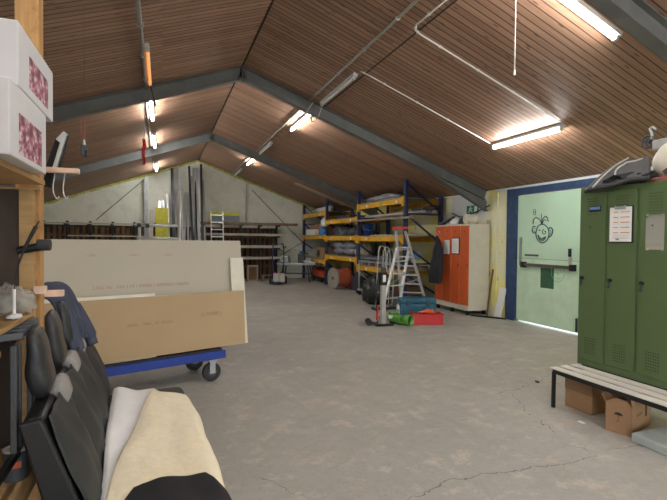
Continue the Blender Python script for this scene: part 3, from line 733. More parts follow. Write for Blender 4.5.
# ------------------------------------------------------------ pallet racking
XF, XB = 5.42, 6.40
YU = [9.40, 12.14, 14.88, 17.6]
stk = mat('sticker_green', hexc(110, 170, 100), .6)
def rack():
    t = thing('pallet_rack', 'blue and yellow pallet racking in three bays along the right wall', 'rack', (5.9, 13.4, 0))
    for i, Y in enumerate(YU):
        zt = 3.0 if i < 3 else 2.98
        w = .09
        for X, top in ((XF, min(zt, roof(XF)-.03)), (XB, 2.66)):
            B().box(X-.045, X+.045, Y-.05, Y+.05, .006, top).build('upright', blue_rack, t, bevel=.006)
            B().box(X-.07, X+.07, Y-.07, Y+.07, .0, .006).build('foot_plate', blue_rack, t)
        zz = [2.95, 2.2, 1.45, .75, .15]
        for k in range(4):
            a = (XF, Y, zz[k]) if k % 2 == 0 or True else (XB, Y, zz[k])
            B().bar((XF, Y, zz[k]), (XB, Y, min(zz[k+1]+.05, 2.55)), .03, .045).build('brace', blue_rack, t)
        for z in (2.2, 1.0): B().bar((XF, Y, z), (XB, Y, z), .03, .04).build('cross_brace', blue_rack, t)
    beams = {0: (2.52, 1.60, .76), 1: (2.17, 1.62, .97), 2: (2.50, 1.66, .78)}
    for i in range(3):
        for z in beams[i]:
            for X in (XF-.02, XB+.02):
                if X > 6 and i == 0 and z > 2.5: pass
                o = B().box(X-.022, X+.022, YU[i]+.05, YU[i+1]-.05, z-.065, z+.065).build('beam', yellow_rack, t, bevel=.006)
                for e in (YU[i]+.05, YU[i+1]-.05): B().box(X-.026 - (0.02 if X < 6 else 0), X+.026, e-.05, e+.05, z-.13, z+.10).build('beam_connector', yellow_rack, o)
                if X < 6:
                    for k in range(3):
                        y = YU[i]+.35+k*.85+.1*i
                        B().box(X-.0245, X-.0225, y, y+.09, z-.035, z+.03).build('sticker', (paper, stk)[k % 2], o)
    return t, beams
rk, beams = rack()
def shelfmat(i, z, mt=wood_raw, lab='', y0=None, y1=None):
    y0 = y0 or YU[i]+.105; y1 = y1 or YU[i+1]-.105
    m = box(XF-.04, XB+.03, y0, y1, z+.066, z+.085)
    return tag(m.build('shelf_board', mt, bevel=.002), lab, 'shelf board')
bay = ['near bay', 'middle bay', 'far bay']
for i in range(3):
    for z, nm in zip(beams[i], ('top', 'middle', 'bottom')):
        shelfmat(i, z, lab='thin board laid across the %s beams in the %s of the pallet racking' % (nm, bay[i]))
# small stickers on beams
t0 = .09
def sit(i, lv): return beams[i][lv]+.0855
# near bay, top: wrapped sheets
def tarp(c, rx, ry, rz, lab, mt=plastic_wrap, seed=1, nm='wrapped_sheet', cat='sheet'):
    m = B().blob((c[0], c[1], c[2]+rz*.35), rx, ry, rz, .22, 3.5, seed, 36, 18, flat=-rz*.35)
    return tag(m.build(nm, mt, smooth=True), lab, cat)
z = sit(0, 0)
tarp((5.68, 11.0, z+.031), .30, .85, .12, 'crumpled grey plastic sheeting heaped on the top level of the near rack bay', seed=3, nm='plastic_sheeting')
m = box(5.42, 6.2, 10.0, 12.0, z+.0, z+.03)
tag(m.build('flat_panel', mat('panelgrey', hexc(150, 148, 142), .6), bevel=.003), 'flat grey panel lying under the plastic sheeting on the near rack bay', 'panel')
# long timber spanning the near bay at mid height, on wooden cross pieces
m = B()
m.bar((5.33, 9.0, 2.10), (5.33, 12.4, 2.13), .10, .05)
tag(m.build('long_board', wood_raw, bevel=.003), 'long raw board lashed along the uprights of the near bay above the blue bucket', 'board')
for k, X in enumerate((5.75, 6.05)):
    m = B().bar((X, 9.15, 2.26), (X, 12.3, 2.26), .12, .06)
    tag(m.build('long_board', greyp, bevel=.003), 'long board resting on the cross braces of the near bay, %s' % ('middle one', 'one nearest the wall')[k], 'board')
m = box(5.62, 5.95, 9.0, 9.5, 2.292, 2.36); tag(m.build('power_strip', steel_dk, bevel=.008), 'small grey metal case on the boards at the near end of the racking', 'case')
m = box(5.98, 6.2, 9.02, 9.4, 2.292, 2.40); tag(m.build('black_case', black_p, bevel=.008), 'small black case on the boards at the near end of the racking', 'case')
# blue bucket
def bucket(c, r, h, mt, lab):
    t = thing('bucket', lab, 'bucket', c)
    x, y, z = c
    B().lathe([(r*.8, 0), (r, h), (r*1.05, h), (r*1.05, h-.02), (r*.98, h-.02), (r*.94, h-.01), (r*.76, .012)], c, 24).build('pail', mt, t, smooth=True)
    B().tube([(x-r, y, z+h-.04), (x-r*1.1, y-.05, z+h-.15), (x, y-r*1.1, z+h-.2), (x+r*1.1, y-.05, z+h-.15), (x+r, y, z+h-.04)], .005, 6, smooth_n=6).build('handle', steel, t, smooth=True)
bucket((5.62, 11.9, sit(0, 1)), .16, .36, mat('bucket_blue', hexc(40, 78, 150), .4), 'blue plastic bucket on the middle level of the near rack bay')
# near bay middle level: plank bundle
m = box(5.5, 6.3, 9.55, 11.5, sit(0, 1), sit(0, 1)+.03); tag(m.build('flat_panel', greyp, bevel=.003), 'flat wooden panel on the middle level of the near rack bay', 'panel')
# near bay bottom level: long grey profiles + pallets
zb = sit(0, 2)
for k in range(6):
    y = 9.6+k*.42
    m = B(); m.box(5.38, 6.2, y, y+.1, zb, zb+.09); tag(m.build('pallet_block', wood_raw, bevel=.004), 'wooden bearer low in the near rack bay, number %s from the near end' % ('one', 'two', 'three', 'four', 'five', 'six')[k], 'bearer', 'bearers on the bottom level of the near bay')
for k, (X, h, mt) in enumerate(((5.45, .05, steel), (5.6, .05, steel), (5.75, .08, steel_dk))):
    m = box(X-.06, X+.06, 9.5, 12.05, zb+.092, zb+.092+h); tag(m.build('metal_profile', mt, bevel=.004), 'long grey metal profile on the wooden bearers of the near bay, %s' % ('outermost', 'second', 'dark third')[k], 'profile')
for k in range(3):
    m = box(5.4+k*.14, 5.52+k*.14, 9.75, 12.0, zb+.175+.0, zb+.25)
    tag(m.build('wrapped_roll', mat('roll_grey', hexc(112, 116, 126), .4, var=.3, scale=7.), bevel=.02), 'long grey wrapped bundle stacked on profiles in the near bay, %s' % ('front', 'middle', 'rear')[k], 'bundle')
m = box(5.55, 5.85, 9.42, 9.62, zb+.253, zb+.45); tag(m.build('blue_carton', mat('cartonblue', hexc(120, 150, 170), .6), bevel=.006), 'small pale blue carton at the near end of the racking behind the stepladder', 'carton')
# middle bay
z = sit(1, 0)
m = box(5.6, 6.2, 13.25, 14.6, z, z+.12); tag(m.build('dark_crate', mat('dkbox', hexc(58, 56, 54), .7), bevel=.01), 'dark flat crate on the top level of the middle rack bay', 'crate')
z = sit(1, 1)
for k, (y, ry, rz, s) in enumerate(((12.9, .5, .2, 4), (14.0, .5, .26, 8))):
    tarp((5.85, y, z), .42, ry, rz, 'dark tarpaulin bundle on the middle level of the middle bay, %s one' % ('near', 'far')[k], mat('dark_tarp', hexc(58, 62, 68), .5, var=.3, bump=.4, bscale=12.), s, 'tarpaulin', 'tarpaulin')
z = sit(1, 2)
for k, (y, s) in enumerate(((13.1, 4), (14.0, 6))):
    m = B()
    for j in range(3): m.blob((5.6+.22*(j % 2), y, z+.15+.17*(j//2)), .16, .46, .14, .14, 4, s+j, 24, 12, flat=-.15)
    tag(m.build('foil_rolls', mat('foil_grey', hexc(140, 142, 150), .3, .2, var=.35, scale=8., bump=.5, bscale=16.), smooth=True), 'shiny grey foil-wrapped rolls on the lowest level of the middle bay, %s heap' % ('near', 'far')[k], 'rolls')
tarp((5.75, 12.45, z), .25, .22, .3, 'cream cloth bundle beside the upright on the lowest level of the middle bay', mat('creamcloth', hexc(190, 180, 160), .8, var=.2, bump=.4), 12, 'cloth_bundle', 'bundle')
# far bay
z = sit(2, 0)
m = B().cyl((5.65, 15.1, z+.11), (5.75, 17.3, z+.11), .11, n=20); tag(m.build('white_roll', mat('rollwhite', hexc(196, 196, 190), .6, var=.1), smooth=True), 'white roll lying on the top level of the far rack bay', 'roll')
z = sit(2, 1)
for k in range(4):
    y = 15.2+k*.55
    m = box(5.6, 6.2, y, y+.5, z, z+.42); tag(m.build('cardboard_box', card, bevel=.006), 'brown cardboard box, middle level of the far bay, %s from the near upright' % ('first', 'second', 'third', 'fourth')[k], 'box', 'boxes on the far bay')
m = box(5.38, 5.58, 16.2, 17.2, z, z+.22); tag(m.build('white_carton', white_p, bevel=.01), 'long white carton in front of the brown boxes on the far bay', 'carton')
tarp((5.46, 15.3, z), .13, .2, .2, 'blue plastic bag at the upright on the far bay', mat('bagblue', hexc(60, 130, 200), .4, bump=.5, bscale=14), 5, 'plastic_bag', 'bag')
tarp((5.45, 15.18, z+.3), .13, .16, .24, 'white plastic bag stacked on the blue bag at the far bay upright', mat('bagwhite', hexc(220, 222, 226), .4, bump=.5, bscale=14), 9, 'plastic_bag', 'bag')
z = sit(2, 2)
t = thing('cardboard_box', 'open cardboard box with a dark hole on the lowest level of the far bay', 'box', (5.7, 15.6, z))
box(5.42, 6.0, 15.15, 16.0, z, z+.42).build('carton', card, t, bevel=.006)
B().cyl((5.41, 15.75, z+.2), (5.425, 15.75, z+.2), .14, n=20).build('hole', black_p, t)
B().blob((5.7, 16.9, z+.18), .3, .4, .22, .2, 3, 2, flat=-.18)
tarp((5.7, 16.8, z), .3, .5, .25, 'grey sack on the lowest level of the far bay behind the open box', mat('sackgrey', hexc(150, 148, 140), .8, bump=.4), 2, 'sack', 'sack')
# orange machine under far bay
t = thing('orange_machine', 'orange compactor machine on the floor beneath the far rack bay', 'machine', (5.75, 16.2, 0))
og = mat('machine_orange', hexc(206, 84, 40), .45, var=.2)
box(5.45, 6.1, 15.35, 16.5, .18, .42).build('body', og, t, bevel=.04)
box(5.6, 6.0, 16.5, 17.1, .12, .5).build('engine', mat('machred', hexc(130, 44, 34), .5, var=.2), t, bevel=.04)
box(5.5, 6.05, 15.4, 16.9, .08, .18).build('chassis', black_m, t, bevel=.01)
for y in (15.6, 16.6):
    for x in (5.5, 6.05): B().cyl((x-.04, y, .1), (x+.04, y, .1), .098, n=18).build('wheel', rubber, t)
# cable drum
t = thing('cable_drum', 'cable drum with grey disc end and orange winding on the floor under the rack', 'drum', (5.3, 13.5, 0))
R = .34
ax = Vector((-.985, -.17, 0)).normalized()
c0 = Vector((5.10, 13.4, R+.003))
B().cyl(c0, c0-ax*.05, R, n=40).build('flange', mat('drum_grey', hexc(156, 150, 140), .8, var=.2, scale=6., dirt=hexc(110, 105, 96)), t, bevel=.006)
B().cyl(c0-ax*.50, c0-ax*.55, R*.98, n=40).build('flange', mat('drum_red', hexc(160, 62, 38), .7, var=.2), t, bevel=.006)
m = B().cyl(c0-ax*.05, c0-ax*.5, R*.82, n=36)
m.build('cable_winding', mat('cable_orange', hexc(190, 96, 66), .6, var=.25, scale=20., dirt=hexc(150, 120, 100)), t)
B().cyl(c0, c0+ax*.012, .05, n=20).build('hub', steel_dk, t)

# grey trolley stand in near bay
def stand():
    t = thing('tube_trolley', 'grey tubular trolley on castors under the near rack bay', 'trolley', (5.55, 11.35, 0))
    z1 = .95; g = steel
    for x in (5.28, 5.83):
        for y in (10.85, 11.75): B().cyl((x, y, .13), (x, y, z1 if (x < 5.5 and y > 11) else .22), .02, n=10).build('post', g, t, smooth=True)
    box(5.24, 5.87, 10.8, 11.8, .13, .17).build('deck', mat('deckgrey', hexc(160, 156, 150), .6), t, bevel=.005)
    B().cyl((5.28, 11.75, z1-.3), (5.83, 11.75, .2), .016, n=10).build('strut', g, t, smooth=True)
    for x in (5.29, 5.82):
        for y in (10.88, 11.72):
            B().cyl((x, y-.02, .062), (x, y+.02, .062), .06, n=16).build('castor', rubber, t)
stand()
# black plastic sack on floor
m = B().blob((4.95, 9.95, .30), .30, .42, .40, .2, 3.2, 4, 30, 18, flat=-.298)
tag(m.build('rubbish_sack', mat('black_sack', hexc(44, 46, 48), .3, var=.3, bump=.8, bscale=14.), smooth=True), 'crumpled black plastic sack on the floor left of the stepladder', 'sack')
# other clutter on the floor beneath the racks
for k, (x, y, sx, sy, h, mt, lab) in enumerate(((5.85, 12.75, .3, .25, .45, steel_dk, 'dark metal box on the floor beside the cable drum'), (5.95, 10.3, .3, .4, .4, wood_brown, 'brown box on the floor at the back of the near rack bay'), (5.9, 14.4, .3, .3, .4, black_p, 'black tub on the floor behind the cable drum'))):
    m = box(x-sx, x+sx, y-sy, y+sy, 0.002, h); tag(m.build('storage_box', mt, bevel=.02), lab, 'box')

# ------------------------------------------------------------ stepladder group
def stepladder():
    t = thing('stepladder', 'tall aluminium stepladder with red top standing before the racking', 'stepladder', (4.6, 8.1, 0))
    def pt(x, y, P, ): return at(x, y, 'Y', P)
    # front section: feet at photo (379,318)/(392,317); hinge at (398,249)/(410,248)
    F0, F1 = at(374, 318, 'Z', .02), at(390, 318, 'Z', .02)
    F0 = Vector((4.05, 7.95, .03)); F1 = Vector((4.47, 8.02, .03))
    H0 = at(397, 248, 'Y', 8.42); H1 = at(409, 247, 'Y', 8.50)
    def rails(a0, b0, a1, b1, nr, r0, r1, name='rail', w=.03, h=.065):
        for a, b in ((a0, b0), (a1, b1)):
            B().bar(a, b, w, h, up=(-.2, 1, 0)).build(name, alu, t, bevel=.003)
        for i in range(nr):
            k = r0+(r1-r0)*i/(nr-1); p, q = a0.lerp(b0, k), a1.lerp(b1, k)
            B().bar(p, q, .065, .025, up=(0, 0, 1)).build('tread', alu, t, bevel=.002)
    rails(F0, H0, F1, H1, 6, .08, .97)
    # rear section going up to the red top
    R0 = Vector((5.12, 9.0, .03)); R1 = Vector((5.60, 8.68, .03))
    T0 = at(396, 231, 'Y', 8.40); T1 = at(405, 231, 'Y', 8.28)
    rails(R0, T0, R1, T1, 7, .1, .8)
    c = (T0+T1)/2
    q0, q1 = at(391.5, 229, 'Y', 8.40), at(407.5, 229, 'Y', 8.28)
    B().bar(q0+Vector((0, 0, .02)), q1+Vector((0, 0, .02)), .14, .05).build('red_top', red_p, t, bevel=.012)
    for p in (F0, F1, R0, R1): B().box(p.x-.03, p.x+.03, p.y-.04, p.y+.04, .001, .06).build('foot', red_p if p in (F0, F1) else rubber, t, bevel=.005)
    B().bar(F0.lerp(H0, .45), R0.lerp(T0, .4), .012, .02).build('spreader', steel, t)
    B().bar(F1.lerp(H1, .45), R1.lerp(T1, .4), .012, .02).build('spreader', steel, t)
stepladder()
def wirecart():
    t = thing('wire_basket', 'rounded wire frame cart standing left of the stepladder', 'wire cart', (4.72, 9.0, 0))
    Y = 9.0; 
    for k, (xa, xb, yt) in enumerate(((378, 386, 246), (383, 390, 247), (387, 394, 249))):
        a, b = at(xa, 262, 'Y', Y+k*.06), at(xb, 262, 'Y', Y+k*.06); tp = at((xa+xb)/2, yt, 'Y', Y+k*.06)
        m = B().tube([(a.x-.05, a.y, .05), (a.x, a.y, a.z), (a.x+.02, a.y, tp.z-.08), (tp.x, a.y, tp.z), (b.x-.02, a.y, tp.z-.08), (b.x, a.y, b.z), (b.x-.03, a.y, .05)], .011, 6, smooth_n=6)
        m.build('hoop', alu, t, smooth=True)
    for z in (.1, .4, .7, 1.0, 1.2):
        a = at(378, 262, 'Y', Y); b = at(394, 262, 'Y', Y+.12); B().cyl((a.x-.02, Y, z), (b.x, Y+.12, z), .008, n=6).build('crosswire', steel, t)
    a = at(378, 262, 'Y', Y); b = at(394, 262, 'Y', Y+.12)
    B().box(a.x-.08, b.x, Y-.02, Y+.16, 0.001, .05).build('base', steel_dk, t)
wirecart()
def jackstand():
    p = at(383, 325, 'Z', 0)
    t = thing('stand_post', 'grey square post with black top on a wheeled black base', 'post', (p.x, p.y, 0))
    zt = at(381, 268, 'Y', p.y).z; zm = at(381, 284, 'Y', p.y).z
    box(p.x-.055, p.x+.03, p.y-.05, p.y+.03, .03, zm).build('column', mat('col_grey', hexc(178, 178, 176), .45, .2), t, bevel=.006)
    box(p.x-.075, p.x+.045, p.y-.06, p.y+.05, zm-.02, zm+.22).build('head_box', black_m, t, bevel=.01)
    box(p.x-.05, p.x+.03, p.y-.05, p.y+.03, zm+.22, zt+.01).build('head_top', steel_dk, t, bevel=.01)
    box(p.x-.045, p.x+.015, p.y-.064, p.y-.06, zm+.04, zm+.17).build('head_label', paper, t)
    box(p.x-.18, p.x+.16, p.y-.12, p.y-.05, .0, .035).build('base_bar', black_m, t, bevel=.006)
    box(p.x-.16, p.x-.1, p.y-.12, p.y+.25, .0, .035).build('base_bar', black_m, t, bevel=.006)
    for dx_, dy in ((-.27, .02), (-.22, .18)):
        B().cyl((p.x+dx_, p.y+dy-.02, .055), (p.x+dx_, p.y+dy+.02, .055), .055, n=18).build('wheel', rubber, t)
    B().bar((p.x-.27, p.y+.02, .055), (p.x-.12, p.y-.02, .05), .03, .03).build('arm', black_m, t)
    B().tube([(p.x-.12, p.y-.02, .05), (p.x-.15, p.y, .5), (p.x-.11, p.y, .9)], .012, 6, smooth_n=4).build('cable', black_p, t, smooth=True)
    B().bar((p.x-.14, p.y-.02, .1), (p.x-.12, p.y-.02, .36), .03, .03).build('red_lever', red_p, t, bevel=.004)
jackstand()
def leafblower():
    c = at(400.5, 324.5, 'Z', 0)
    t = thing('green_tube', 'bright green plastic tube with dark open end lying on the floor', 'tube', (c.x, c.y, 0), -1.1)
    k = dict(world=False); gd = mat('green_inside_shade', hexc(24, 60, 30), .6)
    B().cyl((-.36, .05, .12), (.05, 0, .12), .10, .115, n=22).build('barrel', green_p, t, smooth=False, bevel=.008, **k)
    m = B().lathe([(.10, 0), (.12, .12), (.135, .24), (.125, .24), (.11, .12), (.02, .04)], (0, 0, 0), 28, M=Matrix.Translation((.05, 0, .135)) @ Matrix.Rotation(PI/2, 4, 'Y'))
    m.build('open_end', green_p, t, smooth=True, **k)
    B().cyl((.21, 0, .135), (.215, 0, .135), .119, n=24).build('inside_shade', gd, t, **k)  # dark disc paints the shade within the tube mouth
    B().tube([(-.34, .03, .18), (-.3, 0, .27), (-.1, 0, .26), (-.06, 0, .2)], .02, 8, smooth_n=5).build('handle', green_p, t, smooth=True, **k)
    box(-.30, -.18, -.075, -.05, .12, .2).build('label', paper, t, **k)
    box(-.28, .0, -.06, .12, .0, .05).build('cradle', black_p, t, bevel=.005, **k)
leafblower(); [o for o in COL.objects if o.name.startswith('green_tube')][0].scale = (.78, .78, .78)
def toolbox():
    t = thing('tool_chest', 'large petrol blue plastic tool chest behind the red crate', 'tool chest', (4.88, 8.0, 0), -.28)
    k = dict(world=False)
    box(-.36, .36, -.2, .2, .001, .30).build('body', teal_p, t, bevel=.02, **k)
    box(-.375, .375, -.21, .21, .305, .40).build('lid', teal_p, t, bevel=.02, **k)
    m = B()
    for x in (-.2, .2): m.box(x-.05, x+.05, -.225, -.205, .25, .37)
    m.build('latch', mat('teal_dark', hexc(34, 78, 100), .5), t, bevel=.004, **k)
    B().tube([(-.1, 0, .40), (-.09, 0, .43), (.09, 0, .43), (.1, 0, .40)], .012, 8).build('handle', black_p, t, **k)
    box(-.379, -.362, -.1, .1, .08, .24).build('label', paper, t, **k)
toolbox()
def crate():
    t = thing('red_crate', 'red open plastic crate in front of the blue tool chest', 'crate', (4.66, 7.28, 0), -.36)
    k = dict(world=False)
    m = B(); w, d, h = .29, .16, .2
    m.box(-w, w, -d, d, .001, .012)
    for a in ((-w, w, -d, -d+.012), (-w, w, d-.012, d), (-w, -w+.012, -d, d), (w-.012, w, -d, d)): m.box(*a, .012, h)
    m.build('tub', red_p, t, bevel=.004, **k)
    m = B()
    for a in ((-w-.012, w+.012, -d-.014, -d), (-w-.012, w+.012, d, d+.014), (-w-.014, -w, -d, d), (w, w+.014, -d, d)): m.box(*a, h-.025, h)
    m.build('rim', red_p, t, bevel=.003, **k)
    r = thing('orange_tool', 'orange and grey hand tool lying in the red crate', 'tool', (4.66, 7.28, .1), -.36)
    B().tube([(-.15, 0, .1), (0, .02, .125), (.1, 0, .12), (.16, -.03, .09)], [.02, .045, .05, .03], 10, smooth_n=4).build('body', mat('tool_orange', hexc(214, 96, 54), .5), r, smooth=True, world=False)
    B().bar((-.24, .03, .1), (-.1, .0, .105), .05, .03).build('nose', steel_dk, r, world=False)
    B().bar((.1, 0, .1), (.12, -.02, -.08), .04, .04).build('grip', black_p, r, world=False)
crate()

# ------------------------------------------------------------ orange lockers
def orange_lockers():
    X0, X1, Y0, Y1, Z0, Z1 = 5.98, 6.50, 7.74, 8.97, .16, 1.93
    t = thing('orange_locker', 'cream steel locker cabinet with four orange doors by the yellow wall', 'locker', ((X0+X1)/2, (Y0+Y1)/2, 0))
    box(X0+.012, X1, Y0, Y1, Z0-.06, Z1).build('cabinet', cream_lock, t, bevel=.004)
    m = B().box(X0-.004, X0+.012, Y0, Y1, Z0-.06, Z0+.03); m.build('plinth_rail', cream_lock, t, bevel=.002)
    w = (Y1-Y0)/4
    for i in range(4):
        a, b = Y0+w*i+.018, Y0+w*(i+1)-.012
        d = box(X0-.006, X0+.014, a, b, Z0+.05, Z1-.04).build('door', orange_lock, t, bevel=.003)
        B().cyl((X0-.012, (a+b)/2, Z1-.16), (X0-.004, (a+b)/2, Z1-.16), .014, n=12).build('number_disc', paper if i == 3 else black_p, d)
        B().box(X0-.02, X0-.004, a+.02, a+.04, 1.02, 1.08).build('handle', steel_dk, d, bevel=.002)
    for x in (X0+.05, X1-.05):
        for y in (Y0+.08, (Y0+Y1)/2, Y1-.08): box(x-.03, x+.03, y-.03, y+.03, 0.001, Z0-.06).build('foot', black_m, t)
    # papers
    for i, (a, b, nm, cl) in enumerate((((452.5, 238.5), (458.8, 253.5), 'clipboard with a white list hung on the third orange door', 1), ((444.2, 240), (449.6, 254), 'white paper list on the second orange door from the jacket', 0))):
        p, q = at(*a, 'X', X0-.008), at(*b, 'X', X0-.008)
        r = thing('clipboard' if cl else 'paper_list', nm, 'clipboard' if cl else 'paper', (X0-.01, (p.y+q.y)/2, q.z))
        if cl: B().box(X0-.014, X0-.0085, q.y-.03, p.y+.012, q.z-.02, p.z+.02).build('board', black_p, r, bevel=.002)
        B().box(X0-.018, X0-.0145, q.y, p.y, q.z, p.z).build('sheet', paper, r)
        m = B()
        for k in range(7): 
            zz = q.z+(p.z-q.z)*(k+1)/8.5
            m.box(X0-.0192, X0-.0181, q.y+.03, p.y-.03, zz, zz+.006)
        m.build('printed_lines', mat('printgrey', hexc(130, 132, 138), .8), r)
    return X0, Y1, Z1
orange_lockers()
# jacket on the end of the orange locker
def jacket():
    t = thing('work_jacket', 'black work jacket hanging at the far end of the orange lockers', 'jacket', (6.05, 9.2, .75))
    P = [(439.5, 236, .03), (440, 239, .07), (441, 244, .12), (440.5, 250, .16), (440, 258, .18), (438.5, 268, .22), (438, 276, .22), (438, 283, .20)]
    def fn(u, v):
        k = u*(len(P)-1); i = min(int(k), len(P)-2); f = k-i
        x = P[i][0]*(1-f)+P[i+1][0]*f; y = P[i][1]*(1-f)+P[i+1][1]*f; r = P[i][2]*(1-f)+P[i+1][2]*f
        c = at(x, y, 'Y', 8.62); a = 2*PI*v
        rr = r*(1+.14*math.sin(a*5+u*3)+.1*math.sin(a*9))
        return (c.x-.07+rr*.5*math.cos(a)*.7, c.y+rr*.9*math.sin(a)+.0, c.z)
    B().grid(fn, 20, 40).build('coat', mat('jacket_black', hexc(30, 34, 42), .8, var=.2), t, smooth=True)
    p = at(437.5, 236, 'Y', 8.62); B().tube([(p.x-.07, p.y, p.z-.02), (p.x-.02, p.y, p.z+.04), (5.975, p.y, p.z+.03)], .006, 6, smooth_n=5).build('hook', steel, t)
    q = at(440.5, 253, 'Y', 8.95); B().box(q.x-.16, q.x-.15, q.y-.1, q.y-.04, q.z-.02, q.z+.02).build('badge', paper, t)
jacket()
# things on the orange lockers
def helm(c, r, mt, lab, rz=0, nm='hard_hat'):
    t = thing(nm, lab, 'helmet', c, rz)
    B().lathe([(r, 0), (r*1.02, r*.2), (r*.95, r*.55), (r*.72, r*.85), (r*.35, r*1.02), (.001, r*1.06)], (0, 0, .012), 24).build('shell', mt, t, smooth=True, world=False)
    B().lathe([(r*.9, 0), (r*1.22, .0), (r*1.22, .010), (r*.9, .016)], (0, -r*.12, 0.001), 24).build('brim', mt, t, smooth=False, world=False)
    return t
helm((6.17, 8.46, 1.931), .125, white_p, 'white hard hat on top of the orange lockers')
helm((6.15, 8.13, 1.931), .13, mat('black_hat', hexc(34, 36, 40), .4), 'black hard hat between the white hat and the roll on the orange lockers')
m = B().lathe([(.05, 0), (.10, 0), (.10, .24), (.05, .24), (.05, 0)], (6.01, 7.91, 2.032), 24, M=Matrix.Rotation(PI/2, 4, 'Y'))
tag(m.build('paper_roll', mat('rollcream', hexc(214, 208, 190), .8)), 'cream hollow roll lying at the near end of the orange locker top', 'roll')
m = box(6.24, 6.46, 7.78, 8.10, 1.932, 2.03); tag(m.build('small_carton', mat('cartcream', hexc(200, 196, 176), .7), bevel=.01), 'cream small carton at the wall side of the orange locker top', 'carton')
m = B().bar((6.06, 8.90, 1.95), (6.2, 8.64, 2.09), .16, .025); m.bar((6.15, 8.92, 1.95), (6.3, 8.70, 2.13), .12, .03)
tag(m.build('folded_visor', mat('visor', hexc(90, 94, 100), .35), bevel=.004), 'grey folded visor leaning at the far end of the orange locker top', 'visor')
for k in range(3):
    m = box(6.3, 6.48, 8.42+k*.2, 8.6+k*.2, 1.942, 1.965) if 0 else None
# black cable pipe on the wall above
m = B().tube([at(452, 213, 'X', 6.5), at(462, 217, 'X', 6.5), at(478, 211, 'X', 6.5), at(490, 205, 'X', 6.5)], .012, 6, smooth_n=6)
tag(m.build('wall_cable', black_p, smooth=True), 'black cable draped on the white block wall above the orange lockers', 'cable')
# leaning pieces by the yellow wall
m = B().bar(at(500, 319, 'Z', .01)+Vector((.0, 0, 0)), at(501.5, 287, 'X', 6.50), .16, .02, up=(1, 0, 0))
p0 = Vector((6.38, 7.33, .002)); p1 = Vector((6.50, 7.30, .62))
m = B().bar(p0, p1, .19, .02, up=(1, 0, 0)); tag(m.build('white_offcut', white_p, bevel=.003), 'white board offcut leaning on the yellow wall beside the blue door frame', 'board')
m = B().bar((6.36, 7.62, .002), (6.47, 7.58, .98), .02, .03, up=(1, 0, 0)); tag(m.build('brown_stick', wood_brown), 'thin brown stick leaning on the yellow pillar', 'stick')
m = B().bar((6.03, 7.72, .02), (6.42, 7.12, .02), .05, .03); tag(m.build('black_rail', black_m, bevel=.004), 'black bar lying on the floor at the foot of the yellow wall', 'bar')

# ------------------------------------------------------------ green lockers and bench
GX, GZ0, GZ1 = 3.80, .375, 2.065
GY = [3.235, 2.945, 2.655, 2.365, 2.075]
def green_lockers():
    t = thing('green_locker', 'green steel locker row with four doors standing on a slatted bench', 'locker', (4.05, 2.65, GZ0))
    box(GX, GX+.5, GY[-1], GY[0], GZ0+.001, GZ1).build('cabinet', green_lock, t, bevel=.004)
    for i in range(4):
        a, b = GY[i+1]+.013, GY[i]-.013
        d = box(GX-.014, GX+.004, a, b, GZ0+.065, GZ1-.045).build('door', green_lock, t, bevel=.003)
        c = (a+b)/2
        for z0 in (GZ1-.10, GZ0+.27):
            m = B()
            for r in range(7):
                for s in range(6):
                    y = c+.05-s*.02; z = z0-r*.024; m.cyl((GX-.0155, y, z), (GX-.0135, y, z), .005, n=6)
            m.build('vent_holes', mat('vent_dark', hexc(30, 40, 26), .8), d)
        # key lock
        z = 1.215; y = b-.035
        B().cyl((GX-.032, y, z), (GX-.013, y, z), .017, n=18).build('lock', black_m, d, smooth=False)
        m = B().box(GX-.036, GX-.031, y-.006, y+.006, z-.055, z-.01); m.cyl((GX-.037, y, z-.06), (GX-.032, y, z-.06), .012, n=12); m.build('key', steel_dk, d)
        if i != 1: B().cyl((GX-.02, c+.02, 1.70), (GX-.013, c+.02, 1.70), .007, n=10).build('rivet', black_m, d)
    return t
gl = green_lockers()
def yz(x, y, X=GX-.016): q = at(x, y, 'X', X); return q
p, q = yz(586.5, 214), yz(598.5, 219)
p, q = yz(587, 214), yz(601, 219)
t = thing('name_plate', 'small black label holder with a blue strip on the first green door', 'label', (GX-.016, (p.y+q.y)/2, 1.80))
box(GX-.020, GX-.0145, 3.0, 3.12, 1.845, 1.895).build('holder', black_p, t, bevel=.002)
box(GX-.023, GX-.0205, 3.008, 3.112, 1.862, 1.888).build('strip', mat('strip_blue', hexc(110, 150, 214), .5), t)
